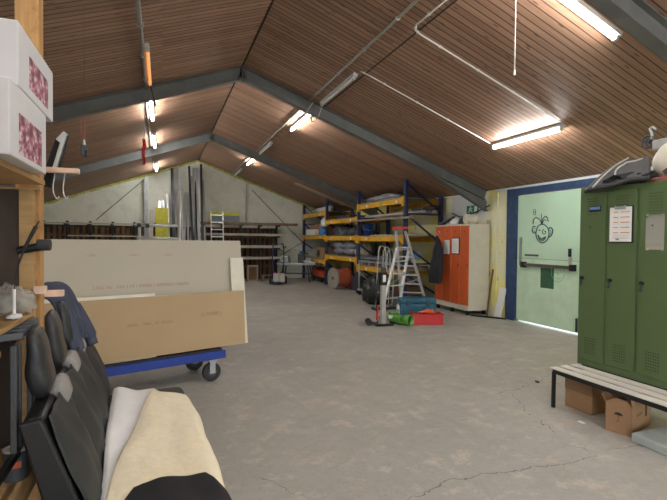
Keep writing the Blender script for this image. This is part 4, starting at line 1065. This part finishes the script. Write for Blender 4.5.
def clipb():
    a, b = yz(611.5, 210.5), yz(634, 243.5)
    y0, y1, z0, z1 = b.y, a.y, 1.565, 1.87
    y0, y1 = 2.70, 2.905
    t = thing('clipboard', 'clipboard with a sheet of orange-lined rows hung on the second green door', 'clipboard', (GX-.02, (y0+y1)/2, z0))
    box(GX-.022, GX-.0145, y0-.008, y1+.004, z0-.01, z1+.008).build('board', black_p, t, bevel=.002)
    box(GX-.026, GX-.0225, y0+.004, y1, z0, z1).build('sheet', paper, t)
    cm = mat('print_orange', hexc(222, 150, 110), .8); m = B()
    for k in range(5):
        z = z1-.045-k*.045
        m.box(GX-.0268, GX-.0261, y1-.08, y1-.035, z-.004, z+.004); m.box(GX-.0268, GX-.0261, y1-.185, y1-.1, z-.004, z+.004)
    m.build('printed_rows', cm, t)
    m = B()
    for k in range(3): m.box(GX-.0268, GX-.0261, y1-.18, y1-.03, z0+.05-k*.012, z0+.0515-k*.012)
    m.box(GX-.0268, GX-.0261, y1-.09, y1-.06, z0+.012, z0+.028)
    for k in range(5): m.box(GX-.0268, GX-.0261, y1-.18, y1-.03, z1-.062-k*.045, z1-.0612-k*.045)
    m.build('printed_lines', mat('printgrey2', hexc(150, 150, 155), .8), t)
    m = B().box(GX-.034, GX-.026, (y0+y1)/2-.05, (y0+y1)/2+.05, z1-.02, z1+.004); m.tube([(GX-.034, (y0+y1)/2-.05, z1+.008), (GX-.036, (y0+y1)/2, z1-.008), (GX-.034, (y0+y1)/2+.05, z1+.008)], .005, 8, smooth_n=6)
    m.build('clip', steel, t, bevel=.002)
clipb()
t = thing('locker_mirror', 'small rectangular mirror fixed to the third green door', 'mirror', (GX-.016, 2.5, 1.5))
mi = bpy.data.materials.new('mirror'); mi.use_nodes = True; mb = mi.node_tree.nodes['Principled BSDF']; mb.inputs['Metallic'].default_value = 1; mb.inputs['Roughness'].default_value = .03; mb.inputs['Base Color'].default_value = (.8, .8, .8, 1)
box(GX-.019, GX-.0145, 2.435, 2.585, 1.50, 1.79).build('glass', mi, t)
m = B(); 
for z in (1.502, 1.785): 
    for y in (2.45, 2.57): m.box(GX-.022, GX-.0145, y-.008, y+.008, z-.008, z+.008)
m.build('clip', steel, t)
# bench
slat_m = mat('slat_white', hexc(226, 222, 212), .5, var=.08, scale=6., stretch=(8, 1, 1))
def bench():
    y0, y1 = 2.08, 3.20
    t = thing('locker_bench', 'slatted bench with black steel frame beneath the green lockers', 'bench', (3.8, 2.64, 0))
    w = .088; x = 3.425
    for k in range(3):
        box(x, x+w, y0-.02, y1+.015, .363, GZ0).build('slat', slat_m, t, bevel=.003); x += w+.044
    fx0, fx1 = 3.445, 4.27
    for y in (y0+.02, y1-.02):
        for xx in (fx0, fx1): box(xx-.014, xx+.014, y-.014, y+.014, 0.001, .34).build('leg', black_m, t, bevel=.003)
        box(fx0, fx1, y-.014, y+.014, .325, .3625).build('cross_rail', black_m, t)
    for xx in (fx0, 3.84, fx1): box(xx-.016, xx+.016, y0+.02, y1-.02, .3255, .3628).build('long_rail', black_m, t)
    box(3.82, 4.29, y0, y1, .342, GZ0).build('support_rail', black_m, t)
bench()
# boxes under it
def closed_box():
    t = thing('cardboard_box', 'closed taped cardboard box under the far end of the slatted bench', 'box', (3.74, 3.05, 0), .03)
    box(-.14, .22, -.14, .14, .001, .27).build('carton', card, t, bevel=.006, world=False)
    box(-.1425, .2225, -.142, .142, .17, .272).build('tape', card_dk, t, bevel=.002, world=False)
closed_box()
def open_box():
    t = thing('cardboard_box', 'open cardboard box with printed umbrella symbol under the bench', 'box', (3.685, 2.625, 0), .30)
    k = dict(world=False); a, b, h = .22, .095, .235
    m = B()
    m.box(-a, a, -b, b, .001, .006)
    for q in ((-a, -a+.005, -b, b), (a-.005, a, -b, b), (-a, a, -b, -b+.005), (-a, a, b-.005, b)): m.box(*q, .006, h)
    m.build('carton', card, t, **k)
    m = B(); m.add([(-a, -b, h), (-a, b, h), (-a-.01, b-.02, h+.02), (-a-.01, .02, h+.055), (-a-.01, -b+.03, h+.05)], [(0, 1, 2, 3, 4)]); m.build('flap', card, t, solid=.004, **k)
    m = B(); m.add([(-a, b, h), (a, b, h), (a-.04, b+.05, h+.05), (-a+.02, b+.04, h+.055)], [(0, 1, 2, 3)]); m.build('flap', card, t, solid=.004, **k)
    m = B(); m.add([(-a, -b, h), (a, -b, h), (a-.02, -b+.05, h+.06), (-a+.03, -b+.02, h+.062)], [(0, 1, 2, 3)]); m.build('flap', card, t, solid=.004, **k)
    pr = mat('print_dark', hexc(58, 48, 40), .8)
    # umbrella on the -X face
    m = B(); X = -a-.0015; cy_, cz = .0, .15
    arc = [(cy_+.032*math.cos(th), cz+.024*math.sin(th)) for th in [PI*i/10 for i in range(11)]]
    n = len(arc); vs = [(X, u, v) for u, v in arc]+[(X+.0012, u, v) for u, v in arc]
    m.add(vs, [tuple(range(n)), tuple(range(n, 2*n))[::-1]]+[(i, n+i, n+(i+1) % n, (i+1) % n) for i in range(n)])
    m.box(X, X+.0012, cy_-.0015, cy_+.0015, cz-.05, cz); m.box(X, X+.0012, cy_, cy_+.012, cz-.053, cz-.049)
    m.build('umbrella_print', pr, t, **k)
    m = B(); Y = -b-.0015
    m.box(-.11, .02, Y, Y+.0012, .14, .144); m.box(-.11, .02, Y, Y+.0012, .155, .158)
    m.box(.08, .12, Y, Y+.0012, .10, .2)
    m.build('line_print', pr, t, **k)
open_box()
fo = mat('foam_pale', hexc(172, 180, 178), .8, var=.08, bump=.5, bscale=40.)
m = box(3.43, 4.0, 1.55, 2.42, 0.001, .072); tag(m.build('stone_slab', fo, bevel=.012), 'pale grey slab lying on the floor beside the umbrella box', 'slab')
m = box(3.37, 3.41, 2.80, 2.86, 0.0005, .002); tag(m.build('paper_scrap', paper), 'white paper scrap on the floor between the two bench boxes', 'paper')
m = B().cyl((at(535.5, 381, 'Z', 0)), at(538.5, 382, 'Z', .02)+Vector((0, 0, 0)), .009, n=8)
tag(m.build('bolt', black_m), 'small black bolt lying on the floor left of the bench leg', 'bolt')

# things on top of the green lockers
gs = mat('grey_seat_cloth', hexc(68, 68, 71), .55, var=.15, bump=.3); bs = mat('black_cloth', hexc(34, 34, 38), .7, var=.2)
t = thing('car_mat', 'folded dark grey padded cover with pale piping on the green lockers', 'cover', (3.95, 2.9, GZ1))
A = Vector((3.72, 3.16, 2.075)); Bq = Vector((4.12, 3.24, 2.25)); Cq = Vector((4.12, 2.82, 2.27)); Dq = Vector((3.74, 2.56, 2.15))
A2 = at(585, 191, 'X', 3.70); B2 = at(625, 160, 'X', 4.15); C2 = at(650, 158, 'X', 4.15); D2 = at(650, 176, 'X', 3.76)
def cov(u, v):
    p = A2.lerp(D2, u).lerp(B2.lerp(C2, u), v)
    return p+Vector((0, 0, .03*math.sin(v*PI)+.014*math.sin(u*11+v*5)*u))
B().grid(cov, 24, 16).build('cover', gs, t, smooth=True, solid=.018)
m = B().tube([Vector(cov(.05+.18*(v/10)**2*0+.08, v/10))+Vector((-.006, -.006, .016)) for v in range(0, 11)], .008, 8); m.build('piping', cw, t, smooth=True)
m = B().tube([Vector(cov(u/12, .0))+Vector((0, 0, -.01)) for u in range(13)], .012, 8); m.build('edge', bs, t, smooth=True)
m = B().tube([Vector(cov(.35+.04*math.sin(v), .1+v/14))+Vector((-.006, -.006, .016)) for v in range(0, 9)]+[Vector(cov(.6, .75))+Vector((-.006, -.006, .016)), Vector(cov(.8, .8))+Vector((0, 0, .016))], .008, 8); m.build('piping', cw, t, smooth=True)
# bundle beneath
m = B().blob((4.0, 2.78, GZ1+.045), .24, .30, .07, .25, 4, 3, 30, 12, flat=-.044)
tag(m.build('cloth_bundle', bs, smooth=True), 'black cloth bundle under the grey padded cover on the green lockers', 'bundle')
m = B().blob((3.875, 2.50, GZ1+.018), .065, .17, .022, .25, 5, 6, 26, 10, flat=-.019)
tag(m.build('red_cloth', mat('redcloth2', hexc(170, 100, 96), .8, var=.2), smooth=True), 'crumpled red cloth under the white helmet on the green lockers', 'cloth')
# white helmet
t = thing('white_helmet', 'large cream white helmet on the green lockers at the picture edge', 'helmet', (4.0, 2.42, GZ1+.03))
wh = mat('helmet_white', hexc(226, 220, 206), .35, var=.03)
m = B().blob((3.96, 2.46, GZ1+.175), .155, .175, .17, .03, 1.2, 2, 36, 24, flat=-.165); m.build('shell', wh, t, smooth=True)
m = B().bar((3.81, 2.47, GZ1+.06), (3.83, 2.36, GZ1+.15), .02, .035); m.build('strap', steel_dk, t, bevel=.004)
# grey clamp machine
t = thing('handwheel_vice', 'grey bar tool with a spoked handwheel and hook lying above the white helmet', 'tool', (4.25, 2.45, GZ1))
Xc = 4.22; w = at(648, 142, 'X', Xc); e0 = at(655, 146, 'X', Xc); e1 = at(700, 136, 'X', Xc)
m = B().bar(e0, e1, .09, .09, up=(0, 0, 1)); m.build('bar', mat('vice_grey', hexc(176, 176, 178), .4, .3), t, bevel=.012)
m = B(); n_ = 28; R = .055
m.tube([w+Vector((0, R*math.cos(2*PI*i/n_), R*math.sin(2*PI*i/n_))) for i in range(n_+1)], .011, 8)
for i in range(5):
    a = 2*PI*i/5; m.bar(w, w+Vector((0, R*math.cos(a), R*math.sin(a))), .014, .012, up=(1, 0, 0))
m.cyl(w+Vector((-.02, 0, 0)), w+Vector((.03, 0, 0)), .02, n=14); m.build('handwheel', steel_dk, t, smooth=False)
hk = at(652, 134, 'X', Xc); B().tube([w+Vector((0, -.03, .02)), hk, at(650, 129, 'X', Xc), at(653, 127.5, 'X', Xc), at(656, 130, 'X', Xc)], .011, 8, smooth_n=5).build('hook', steel, t, smooth=True)
B().box(Xc-.03, Xc+.03, 2.40, 2.46, GZ1, e0.z-.03).build('support', black_m, t, bevel=.006)
B().box(Xc-.08, Xc+.07, 2.22, 2.5, GZ1, GZ1+.03).build('foot', steel_dk, t, bevel=.006)

# ------------------------------------------------------------ plasterboard trolley
U = Vector((.955, .297, 0)).normalized(); N = Vector((-U.y, U.x, 0))       # U along, N away from the photographer
P0 = Vector((.66, 5.02, 0))
ang = math.atan2(U.y, U.x)
def trolley():
    t = thing('plasterboard_trolley', 'low blue steel trolley on castors carrying the plasterboard sheets', 'trolley', tuple(P0-U*1.0), ang)
    k = dict(world=False)     # local: x along, y away; right end at x=+1.0
    m = B(); m.box(-1.4, 1.0, 0, .05, .245, .33); m.build('side_beam', blue_trolley, t, bevel=.004, **k)
    m = B(); m.box(-1.4, 1.0, .60, .65, .245, .33); m.build('side_beam', blue_trolley, t, bevel=.004, **k)
    for x in (-1.38, -.2, .95): box(x-.025, x+.025, .051, .599, .25, .325).build('cross_beam', blue_trolley, t, **k)
    box(-1.38, .98, .06, .59, .326, .345).build('deck', wood_dark, t, **k)
    for x in (-1.3, .86):
        for y in (.06, .56):
            fk = B(); 
            for s in (-.035, .035): fk.box(x-.03, x+.03, y+s-.004, y+s+.004, .09, .235)
            fk.box(x-.05, x+.05, y-.045, y+.045, .225, .243)
            f = fk.build('castor_fork', steel, t, **k)
            B().cyl((x, y-.025, .103), (x, y+.025, .103), .101, n=28).build('castor_wheel', rubber, f, bevel=.008, **k)
            B().cyl((x, y-.030, .103), (x, y+.030, .103), .05, n=16).build('wheel_hub', steel_dk, f, **k)
    # A frame posts that carry the lean
    for x in (-1.1, .5): B().bar((x, .55, .33), (x, .36, 1.35), .04, .04).build('upright', blue_trolley, t, **k)
trolley()
pb_grey = mat('plasterboard_grey', hexc(186, 180, 164), .8, var=.04, scale=1.5)
pb_brown = mat('plasterboard_brown', hexc(176, 152, 118), .8, var=.05, scale=1.5)
pb_white = mat('plaster_core', hexc(226, 222, 208), .85, var=.04)
def sheet(x0, x1, yb_, z0, h, lean, th, mt, lab, nm='plasterboard', dz=0., core=True):
    """x along trolley (right end = 1.0), yb_ distance back at its foot, lean = shift away at the top"""
    t = thing(nm, lab, 'plasterboard', tuple(P0+U*((x0+x1)/2-1.0)+N*yb_+Vector((0, 0, z0))), ang)
    cx = (x0+x1)/2; w = (x1-x0)/2; a = math.atan2(lean, h)
    M = Matrix.Rotation(-a, 4, 'X') @ Matrix.Rotation(dz, 4, 'Y')
    L_ = math.hypot(h, lean)
    B().box(-w, w, -th/2, th/2, 0, L_, M=M).build('sheet', mt, t, world=False)
    if core:
        B().box(-w+.001, w-.001, -th/2+.0012, th/2-.0012, L_, L_+.001, M=M).build('core_edge', pb_white, t, world=False)
    return t, M, L_
zf = .3465
def along(x, y, off):
    d = FW + RI*((x-333.5)/f_px) - UI*((y-250)/f_px); q = P0+N*off; tt = (q-CAM).dot(N)/d.dot(N); return (CAM+d*tt-P0).dot(U)+1.0
s1, M1, L1 = sheet(-1.75, along(240, 241, .33), .17, zf, 1.185, .16, .0125, pb_grey, 'tall grey-beige plasterboard sheet with printed lettering, upper front face on the trolley')
s1b, _, _ = sheet(-1.72, along(240, 241, .36)-.01, .20, zf, 1.17, .16, .0125, pb_grey, 'grey plasterboard sheet directly behind the lettered sheet on the trolley')
s3, M3, _ = sheet(along(233, 300, .17), along(246, 342, .16), .118, zf-.0, .985, .14, .0125, mat('plasterboard_cream', hexc(220, 216, 200), .8, var=.05), 'narrow cream plasterboard offcut standing at the right end of the trolley stack')
s2, M2, L2 = sheet(-1.5, along(244.5, 342, .06), .045, zf+.02, .60, .045, .0125, pb_brown, 'low brown plasterboard strip leaning in front of the grey sheet on the trolley', core=True)
s4, _, _ = sheet(-1.5, .28, .085, zf, .645, .045, .0125, pb_white, 'thin white plasterboard strip peeking over the brown strip on the trolley')
# lettering
ltr = mat('board_print', hexc(170, 128, 112), .9)
p = at(167, 291, 'Y', 5)
def on_sheet(s, M, x, h, th=.0125, off=.0012):
    Mw = Matrix(s['_m']) @ M @ Matrix.Translation((x, -th/2-off, h)) @ Matrix.Rotation(PI/2, 4, 'X')
    return Mw
text('USG Nr. 10A.119 / E0206 / AR9002 / E0045', .042, ltr, s1, on_sheet(s1, M1, .42, .72), depth=.0004, sx=1.25)
for xx in (-.05, .33, .68): text('- USG -', .03, ltr, s1, on_sheet(s1, M1, xx, 1.04), depth=.0004, sx=1.2)
text('(( 10200R )', .05, mat('board_print2', hexc(140, 116, 88), .9), s2, on_sheet(s2, M2, .98, .37), depth=.0004, sx=1.0)
text('E0206 . . 9002 . 10 - EN520 .', .03, _M['board_print2'], s2, on_sheet(s2, M2, .35, .33), depth=.0004, sx=1.3)

# ------------------------------------------------------------ vehicle bench seat
def seat():
    t = thing('bench_seat', 'vehicle bench seat in black leather and fabric with headrests, facing right', 'seat', (-.205, 1.8, 0), .078)
    k = dict(world=False)
    B().prism([(-.13, .2), (-.02, .2), (-.02, .42), (-.19, .90), (-.265, .89), (-.165, .5)], 'Y', .072, .098).build('side_panel', black_p, t, bevel=.01, **k)
    box(-.10, .44, -.3, 1.66, .12, .36).build('seat_base', black_m, t, bevel=.03, **k)
    box(-.05, .49, -.35, 1.72, .28, .452).build('seat_cushion', fabric_blk, t, bevel=.05, seg=4, smooth=True, **k)
    for y in (-.1, 1.5):
        for x in (.05, .38): box(x-.03, x+.03, y-.04, y+.04, 0.001, .13).build('foot', black_m, t, **k)
    n = 4; ys = .10; y1 = 1.95; w = (y1-ys)/n
    for i in range(n):
        a = ys+w*i; b = a+w
        def back(u, v, a=a, b=b):
            y = a+(b-a)*v; z = .40+.50*u
            x = -.01-.165*u
            bul = .04*(1-abs(2*v-1)**3)*math.sin(min(1, u)*PI*.85+.25)
            return (x+bul+.005*math.sin(v*15+u*7)+.006*noise.noise(Vector((v*3, u*4, i))), y, z)
        m = B().grid(back, 20, 20)
        o = m.build('backrest', fabric_blk, t, smooth=True, solid=.004, **k)
        B().prism([(-.02, .40), (-.185, .90), (-.262, .89), (-.165, .5), (-.12, .38)], 'Y', a+.003, b-.003).build('back_shell', black_p, o, bevel=.025, seg=4, **k)
        c = (a+b)/2
        M = Matrix.Translation((-.225, c+.05, .90)) @ Matrix.Rotation(-.10, 4, 'Y')
        m = B()
        def hr(u, v):
            th = 2*PI*v; z = .28*u; e = max(0., 1-(2*u-1)**4)**.5
            cx, cy = math.cos(th), math.sin(th)
            sx = abs(cx)**.7*(1 if cx > 0 else -1); sy = abs(cy)**.5*(1 if cy > 0 else -1)
            kx = .038+.008*math.sin(u*PI*1.6+.3)
            return M @ Vector((kx*sx*(.25+.75*e)+.003*math.sin(u*11), .105*sy*(.6+.4*e), z))
        m.grid(hr, 20, 32)
        m.f.append(tuple(range(32))); m.f.append(tuple(range(20*33, 20*33+32)))
        h = m.build('headrest', leather, t, smooth=True, **k)
        M2 = Matrix.Translation((-.160, c+.12, .865)) @ Matrix.Rotation(-.3, 4, 'Y')
        B().box(-.05, .03, -.07, .10, -.03, .08, M=M2).build('neck_pad', grey_insert, h, bevel=.03, seg=3, smooth=True, **k)
    return t
seat()
blanket_m = mat('cream_blanket', hexc(244, 232, 200), .9, var=.05, scale=30., bump=.5, bscale=40., sheen=.3)
sheet_m = mat('white_sheet', hexc(250, 251, 252), .85, var=.03, bump=.3, bscale=14.)
velvet = mat('black_cover', hexc(24, 24, 28), .85, var=.2, bump=.3, bscale=12.)
def resample(P, u):
    k = u*(len(P)-1); i = min(int(k), len(P)-2); f = k-i
    P_ = [P[max(i-1, 0)], P[i], P[i+1], P[min(i+2, len(P)-1)]]
    a, b, c, d = [Vector(q) for q in P_]
    return .5*((2*b)+(c-a)*f+(2*a-5*b+4*c-d)*f*f+(3*b-a-3*c+d)*f**3)
def cloth(left, right, z, drop, nm, mt, lab, cat, seed=0, nu=60, nv=36, amp=.006, thick=.012, dropl=None):
    dl = drop if dropl is None else dropl
    def fn(u, v):
        p = resample(left, u); q = resample(right, u); r = p.lerp(q, v)
        e = max(0, 1-v/.10)*dl + max(0, (v-.90)/.10)*drop
        e = e if e < drop*2 else drop*2
        ends = max(0, 1-u/.05)*drop*.4
        h = z - e**1.0 - ends + amp*noise.noise(Vector((r.x*9, r.y*5, seed)))*2 + amp*.9*math.sin((r.x*14+r.y*7)+2*noise.noise(Vector((r.x*4, r.y*4, seed+3))))
        return (r.x, r.y, h)
    m = B().grid(fn, nu, nv); o = m.build(nm, mt, smooth=True, solid=thick); return tag(o, lab, cat)
def gz(pts, z): return [tuple(at(x, y, 'Z', z)[:2])+(0,) for x, y in pts]
cloth(gz([(114, 388), (109, 415), (106, 440), (104, 470), (100, 505), (95, 560)], .475), gz([(158, 389), (152, 415), (146, 440), (140, 470), (136, 505), (132, 560)], .475), .475, .012, 'white_sheet', sheet_m, 'white sheet laid along the back edge of the bench seat', 'sheet', 2)
cloth(gz([(152, 388), (141, 412), (130, 438), (116, 465), (108, 490), (98, 530), (90, 600)], .495), gz([(189, 393), (200, 412), (205, 430), (216, 452), (224, 478), (236, 510), (262, 600)], .495), .498, .05, 'cream_blanket', blanket_m, 'cream blanket spread over the seat of the bench', 'blanket', 5, dropl=.006, thick=.016)
cloth(gz([(135, 486), (128, 494), (122, 505), (112, 540), (104, 590)], .515), gz([(212, 472), (222, 478), (230, 492), (240, 520), (262, 590)], .515), .518, .04, 'black_cover', velvet, 'black cloth folded over the near end of the cream blanket', 'cloth', 9, dropl=.01, amp=.009, thick=.02)
# jacket over the far headrest
def dr():
    jm = mat('navy_jacket', hexc(58, 64, 84), .8, var=.15, bump=.3, bscale=20.)
    t = thing('navy_jacket', 'dark navy jacket draped over the far headrest of the bench seat', 'jacket', (-.58, 3.2, .8))
    prof = [(-.80, .88), (-.79, 1.04), (-.76, 1.17), (-.68, 1.26), (-.59, 1.23), (-.52, 1.07), (-.47, .90)]
    def fn(u, v):
        x, z, _ = resample([(a, b, 0) for a, b in prof], u)
        y = 3.0+.46*v
        k = .012*math.sin(v*22+u*5)+.01*math.sin(v*9)
        return (x+k*(.3+u), y, z-.05*(2*v-1)**2*(1 if v > .5 else 1)+k*.5)
    m = B().grid(fn, 30, 30); m.build('body', jm, t, smooth=True, solid=.02)
    m = B().tube([(-.59, 3.12, 1.22), (-.53, 3.14, 1.08), (-.49, 3.16, 1.0), (-.48, 3.2, .94)], [.03, .04, .045, .04], 12, smooth_n=5); m.build('sleeve', jm, t, smooth=True)
    m = B().tube([(-.61, 3.40, 1.2), (-.53, 3.40, 1.06), (-.46, 3.38, .92), (-.43, 3.36, .84)], [.03, .045, .045, .035], 12, smooth_n=5); m.build('sleeve', jm, t, smooth=True)
dr()

# ------------------------------------------------------------ foreground shelf unit
def shelf():
    t = thing('wooden_shelf', 'home-made pine shelf unit at the left picture edge', 'shelf', (-.8, 2.0, 0))
    box(-.628, -.532, 2.45, 2.53, 0.001, 3.3).build('post', wood_post, t, bevel=.003)
    box(-.628, -.532, .55, .63, 0.001, 3.3).build('post', wood_post, t, bevel=.003)
    box(-1.2, -1.1, 2.45, 2.53, 0.001, 3.3).build('post', wood_post, t, bevel=.003)
    box(-1.2, -.60, 2.418, 2.449, 1.21, 1.765).build('end_and_shade_panel', wood_dark, t)
    box(-1.09, -.629, 2.46, 2.48, .002, 1.19).build('end_and_shade_panel', wood_dark, t)  # added dark sheet standing in for the shaded shelf interior
    box(-.605, -.548, 2.41, 2.449, .5, 1.765).build('batten', wood_light, t, bevel=.002)
    box(-1.2, -.50, .5, 2.40, 1.788, 1.81).build('board', wood_light, t, bevel=.002)
    box(-1.2, -.55, .5, 2.408, 1.19, 1.21).build('board', wood_light, t, bevel=.002)
    box(-1.2, -.47, .5, 2.40, .565, .60).build('board', wood_light, t, bevel=.002)
    box(-.60, -.385, 2.532, 2.575, 1.868, 1.892).build('bracket', wood_red, t, bevel=.002)
    box(-.72, -.52, 2.4, 2.449, 1.765, 1.774).build('cleat', wood_light, t)
    return t
shelf()
photo = bpy.data.materials.new('picture_print'); photo.use_nodes = True; nt = photo.node_tree; pb2 = nt.nodes['Principled BSDF']; pb2.inputs['Roughness'].default_value = .5
tc = nd(nt, 'ShaderNodeTexCoord'); mp = nd(nt, 'ShaderNodeMapping'); mp.inputs['Scale'].default_value = (1, 9, 14); nt.links.new(tc.outputs['Object'], mp.inputs[0])
nz = nd(nt, 'ShaderNodeTexNoise', i_Scale=2.6, i_Detail=5.); nt.links.new(mp.outputs[0], nz.inputs['Vector'])
cr = nd(nt, 'ShaderNodeValToRGB'); nt.links.new(nz.outputs[0], cr.inputs[0])
e = cr.color_ramp.elements; e[0].position = .40; e[0].color = (*hexc(60, 36, 52), 1); e[1].position = .62; e[1].color = (*hexc(214, 200, 206), 1)
a = cr.color_ramp.elements.new(.46); a.color = (*hexc(140, 40, 66), 1); a = cr.color_ramp.elements.new(.54); a.color = (*hexc(170, 110, 130), 1)
nt.links.new(cr.outputs[0], pb2.inputs['Base Color'])
box_w = mat('carton_white', hexc(208, 208, 212), .6, var=.03)
def carton(y0, y1, z0, z1, lab, ph, x=-.45):
    t = thing('white_carton', lab, 'box', (x-.2, (y0+y1)/2, z0))
    box(x-.42, x, y0, y1, z0+.001, z1).build('carton', box_w, t, bevel=.004, seg=2)
    a, b, c, d = ph
    box(x-.001, x+.0015, a, b, c, d).build('picture', photo, t)
carton(1.70, 2.18, 1.811, 2.055, 'lower white carton with a red printed picture on the pine shelf', (1.80, 2.10, 1.832, 1.968))
carton(1.795, 2.31, 2.057, 2.275, 'upper white carton with a red printed picture, stacked on the other carton', (1.93, 2.21, 2.09, 2.205))
# black strapped level behind the post
t = thing('folding_frame', 'black and silver folding frame hooked behind the pine post', 'frame', (-.5, 2.62, 1.75))
def seg(m, a, b, w, h, Y=2.62): m.bar(at(*a, 'Y', Y), at(*b, 'Y', Y), w, h, up=(0, 1, 0))
m = B(); seg(m, (49, 168), (59, 139), .03, .02); m.build('black_bar', black_p, t, bevel=.004)
m = B(); seg(m, (57, 168), (67, 134), .028, .02, 2.64); m.build('black_bar', black_p, t, bevel=.004)
m = B(); seg(m, (50, 184), (64.5, 136), .016, .03, 2.61); m.build('silver_bar', alu, t, bevel=.002)
m = B(); seg(m, (46.5, 187), (53, 168), .04, .03, 2.60); m.build('black_foot', black_p, t, bevel=.006)
m = B(); seg(m, (58, 141), (66, 133), .022, .02, 2.60); m.build('silver_joint', alu, t)
# hooks under bracket
for k, (x0, x1) in enumerate(((53, 56), (63, 65))):
    a = at(x0+2, 173, 'Y', 2.555); b = at(x0, 190, 'Y', 2.555); c = at(x1+1, 199, 'Y', 2.555); d = at(x1+3, 196, 'Y', 2.555)
    a.z = 1.869
    tag(B().tube([a, b, c, d], .0035, 6, smooth_n=6).build('wire_hook', steel, smooth=True), 'thin wire hook hanging under the pink lath beside the post, %s one' % ('left', 'right')[k], 'hook')
# torch poking out beside the post
t = thing('torch', 'black rubber torch poking out past the pine post', 'torch', (-.5, 2.35, 1.48))
a = Vector((-.60, 2.36, 1.49)); b = at(50, 245, 'Y', 2.36)
B().cyl(a, b, .017, .021, n=18).build('body', black_p, t, bevel=.004); B().cyl(b-Vector((.05, 0, 0)), b+Vector((.004, 0, 0)), .026, n=18).build('head', rubber, t, bevel=.005)
# curved stalk
m = B().tube([at(14, 294, 'Y', 2.2), at(17, 270, 'Y', 2.2), at(24, 250, 'Y', 2.2), at(33, 232, 'Y', 2.2), at(39, 221, 'Y', 2.2)], [.002, .003, .004, .007, .008, .003], 8, smooth_n=8)
t = thing('curved_stalk', 'curved black stalk with white foot standing on the pine shelf', 'stalk', (-.55, 2.2, 1.21))
m.build('stalk', black_p, t, smooth=True)
q = at(14, 294, 'Y', 2.2); B().blob((q.x-.0, 2.2, 1.222), .03, .03, .012, .15, 3, 1, flat=-.011).build('foot', white_p, t, smooth=True)
B().tube([(q.x, 2.2, 1.225), (q.x, 2.2, q.z+.02)], .006, 8).build('stem', white_p, t)
# plastic bag on the shelf
m = B().blob((-.63, 2.34, 1.265), .10, .065, .07, .22, 4, 7, 30, 18, flat=-.054)
tag(m.build('plastic_bag', clear_bag, smooth=True), 'crumpled clear plastic bag on the shelf against the post', 'bag')
m = B().blob((-.74, 1.98, 1.30), .14, .22, .09, .15, 2.5, 3, 30, 16, flat=-.085)
tag(m.build('dark_bag', mat('bag_black', hexc(52, 48, 48), .35, var=.2, bump=.5), smooth=True), 'black shiny bag on the shelf in front of the clear bag', 'bag')
# pink laths
for k, (y, z, xe) in enumerate(((2.415, 1.315, -.525), (2.56, 1.26, -.455))):
    m = box(-.85 if k else -.6, xe, y-.015 if not k else y-.02, y+.015 if not k else y+.02, z, z+.03) if k else box(-.548, -.50, 2.40, 2.44, 1.29, 1.325)
    tag(m.build('pink_lath', wood_red, bevel=.002), ('short pink lath end beside the clear bag', 'longer pink lath poking out behind the pine post')[k], 'lath')
# steel clamp frames in front of shelf
def clamps():
    t = thing('steel_frame', 'dark steel bar frame leaning before the lower pine shelf', 'steel frame', (-.56, 2.1, .72))
    for k in range(5):
        y = 2.02+k*.06; z = 1.16+.004*k
        B().bar((-.85, y-.08, z), (-.515, y+.08, z), .02, .03).build('bar', steel_dk, t, bevel=.003)
    for y, z1 in ((2.00, .72), (2.05, .72), (2.22, .80), (2.36, .80)):
        B().bar((-.52, y, z1), (-.52, y, 1.14), .022, .018, up=(0, 1, 0)).build('vertical_bar', steel_dk, t, bevel=.003)
    B().bar((-.52, 1.75, .72), (-.52, 2.40, .72), .02, .03).build('lower_bar', black_m, t)
clamps()
m = box(-1.1, -.56, 1.4, 2.0, 1.10, 1.125); tag(m.build('light_board', wood_light, bevel=.002), 'pale wooden board under the steel bars at the left edge', 'board')
m = box(-1.2, -1.15, .5, 2.40, .602, 1.09); tag(m.build('dark_board', wood_dark), 'dark back panel low in the pine shelf unit', 'panel')
# paint tin
TX, TY, TZ, TR = -.535, 2.08, .601, .042
t = thing('paint_tin', 'dark paint tin with orange label and pale lid on the low shelf', 'tin', (TX, TY, TZ))
B().cyl((TX, TY, TZ), (TX, TY, TZ+.115), TR, n=28).build('can', mat('tin_grey', hexc(74, 78, 84), .4, .3), t, bevel=.002)
B().lathe([(TR+.002, 0), (TR+.002, .007), (TR-.005, .007), (TR-.005, .003)], (TX, TY, TZ+.115), 28).build('rim', alu, t)
B().cyl((TX, TY, TZ+.1155), (TX, TY, TZ+.119), TR-.006, n=28).build('lid', mat('lid_cream', hexc(196, 186, 166), .6), t)
m = B()
for i in range(7):
    a0 = -1.75+i*.12; a1 = a0+.12
    m.add([(TX+(TR+.001)*math.cos(a), TY+(TR+.001)*math.sin(a), z) for a in (a0, a1) for z in (TZ+.055, TZ+.08)], [(0, 1, 3, 2)])
m.build('label', mat('label_orange', hexc(190, 96, 60), .6), t)

# ------------------------------------------------------------ world and render look
w = bpy.data.worlds.new('world'); scn.world = w; w.use_nodes = True; nt = w.node_tree
bg = nt.nodes['Background']; sky = nd(nt, 'ShaderNodeTexSky'); sky.sky_type = 'NISHITA'; sky.sun_disc = False; sky.sun_elevation = math.radians(40)
hs = nd(nt, 'ShaderNodeHueSaturation'); hs.inputs['Saturation'].default_value = .22; nt.links.new(sky.outputs[0], hs.inputs['Color'])
nt.links.new(hs.outputs[0], bg.inputs['Color']); bg.inputs['Strength'].default_value = .32
scn.view_settings.view_transform = 'Standard'; scn.view_settings.look = 'None'; scn.view_settings.exposure = 1.0; scn.view_settings.gamma = 1
scn.view_settings.use_curve_mapping = False
scn.cycles.use_denoising = True; scn.cycles.max_bounces = 8; scn.cycles.diffuse_bounces = 5; scn.cycles.sample_clamp_indirect = 6.
for o in bpy.data.objects:
    if '_m' in o.keys(): del o['_m']
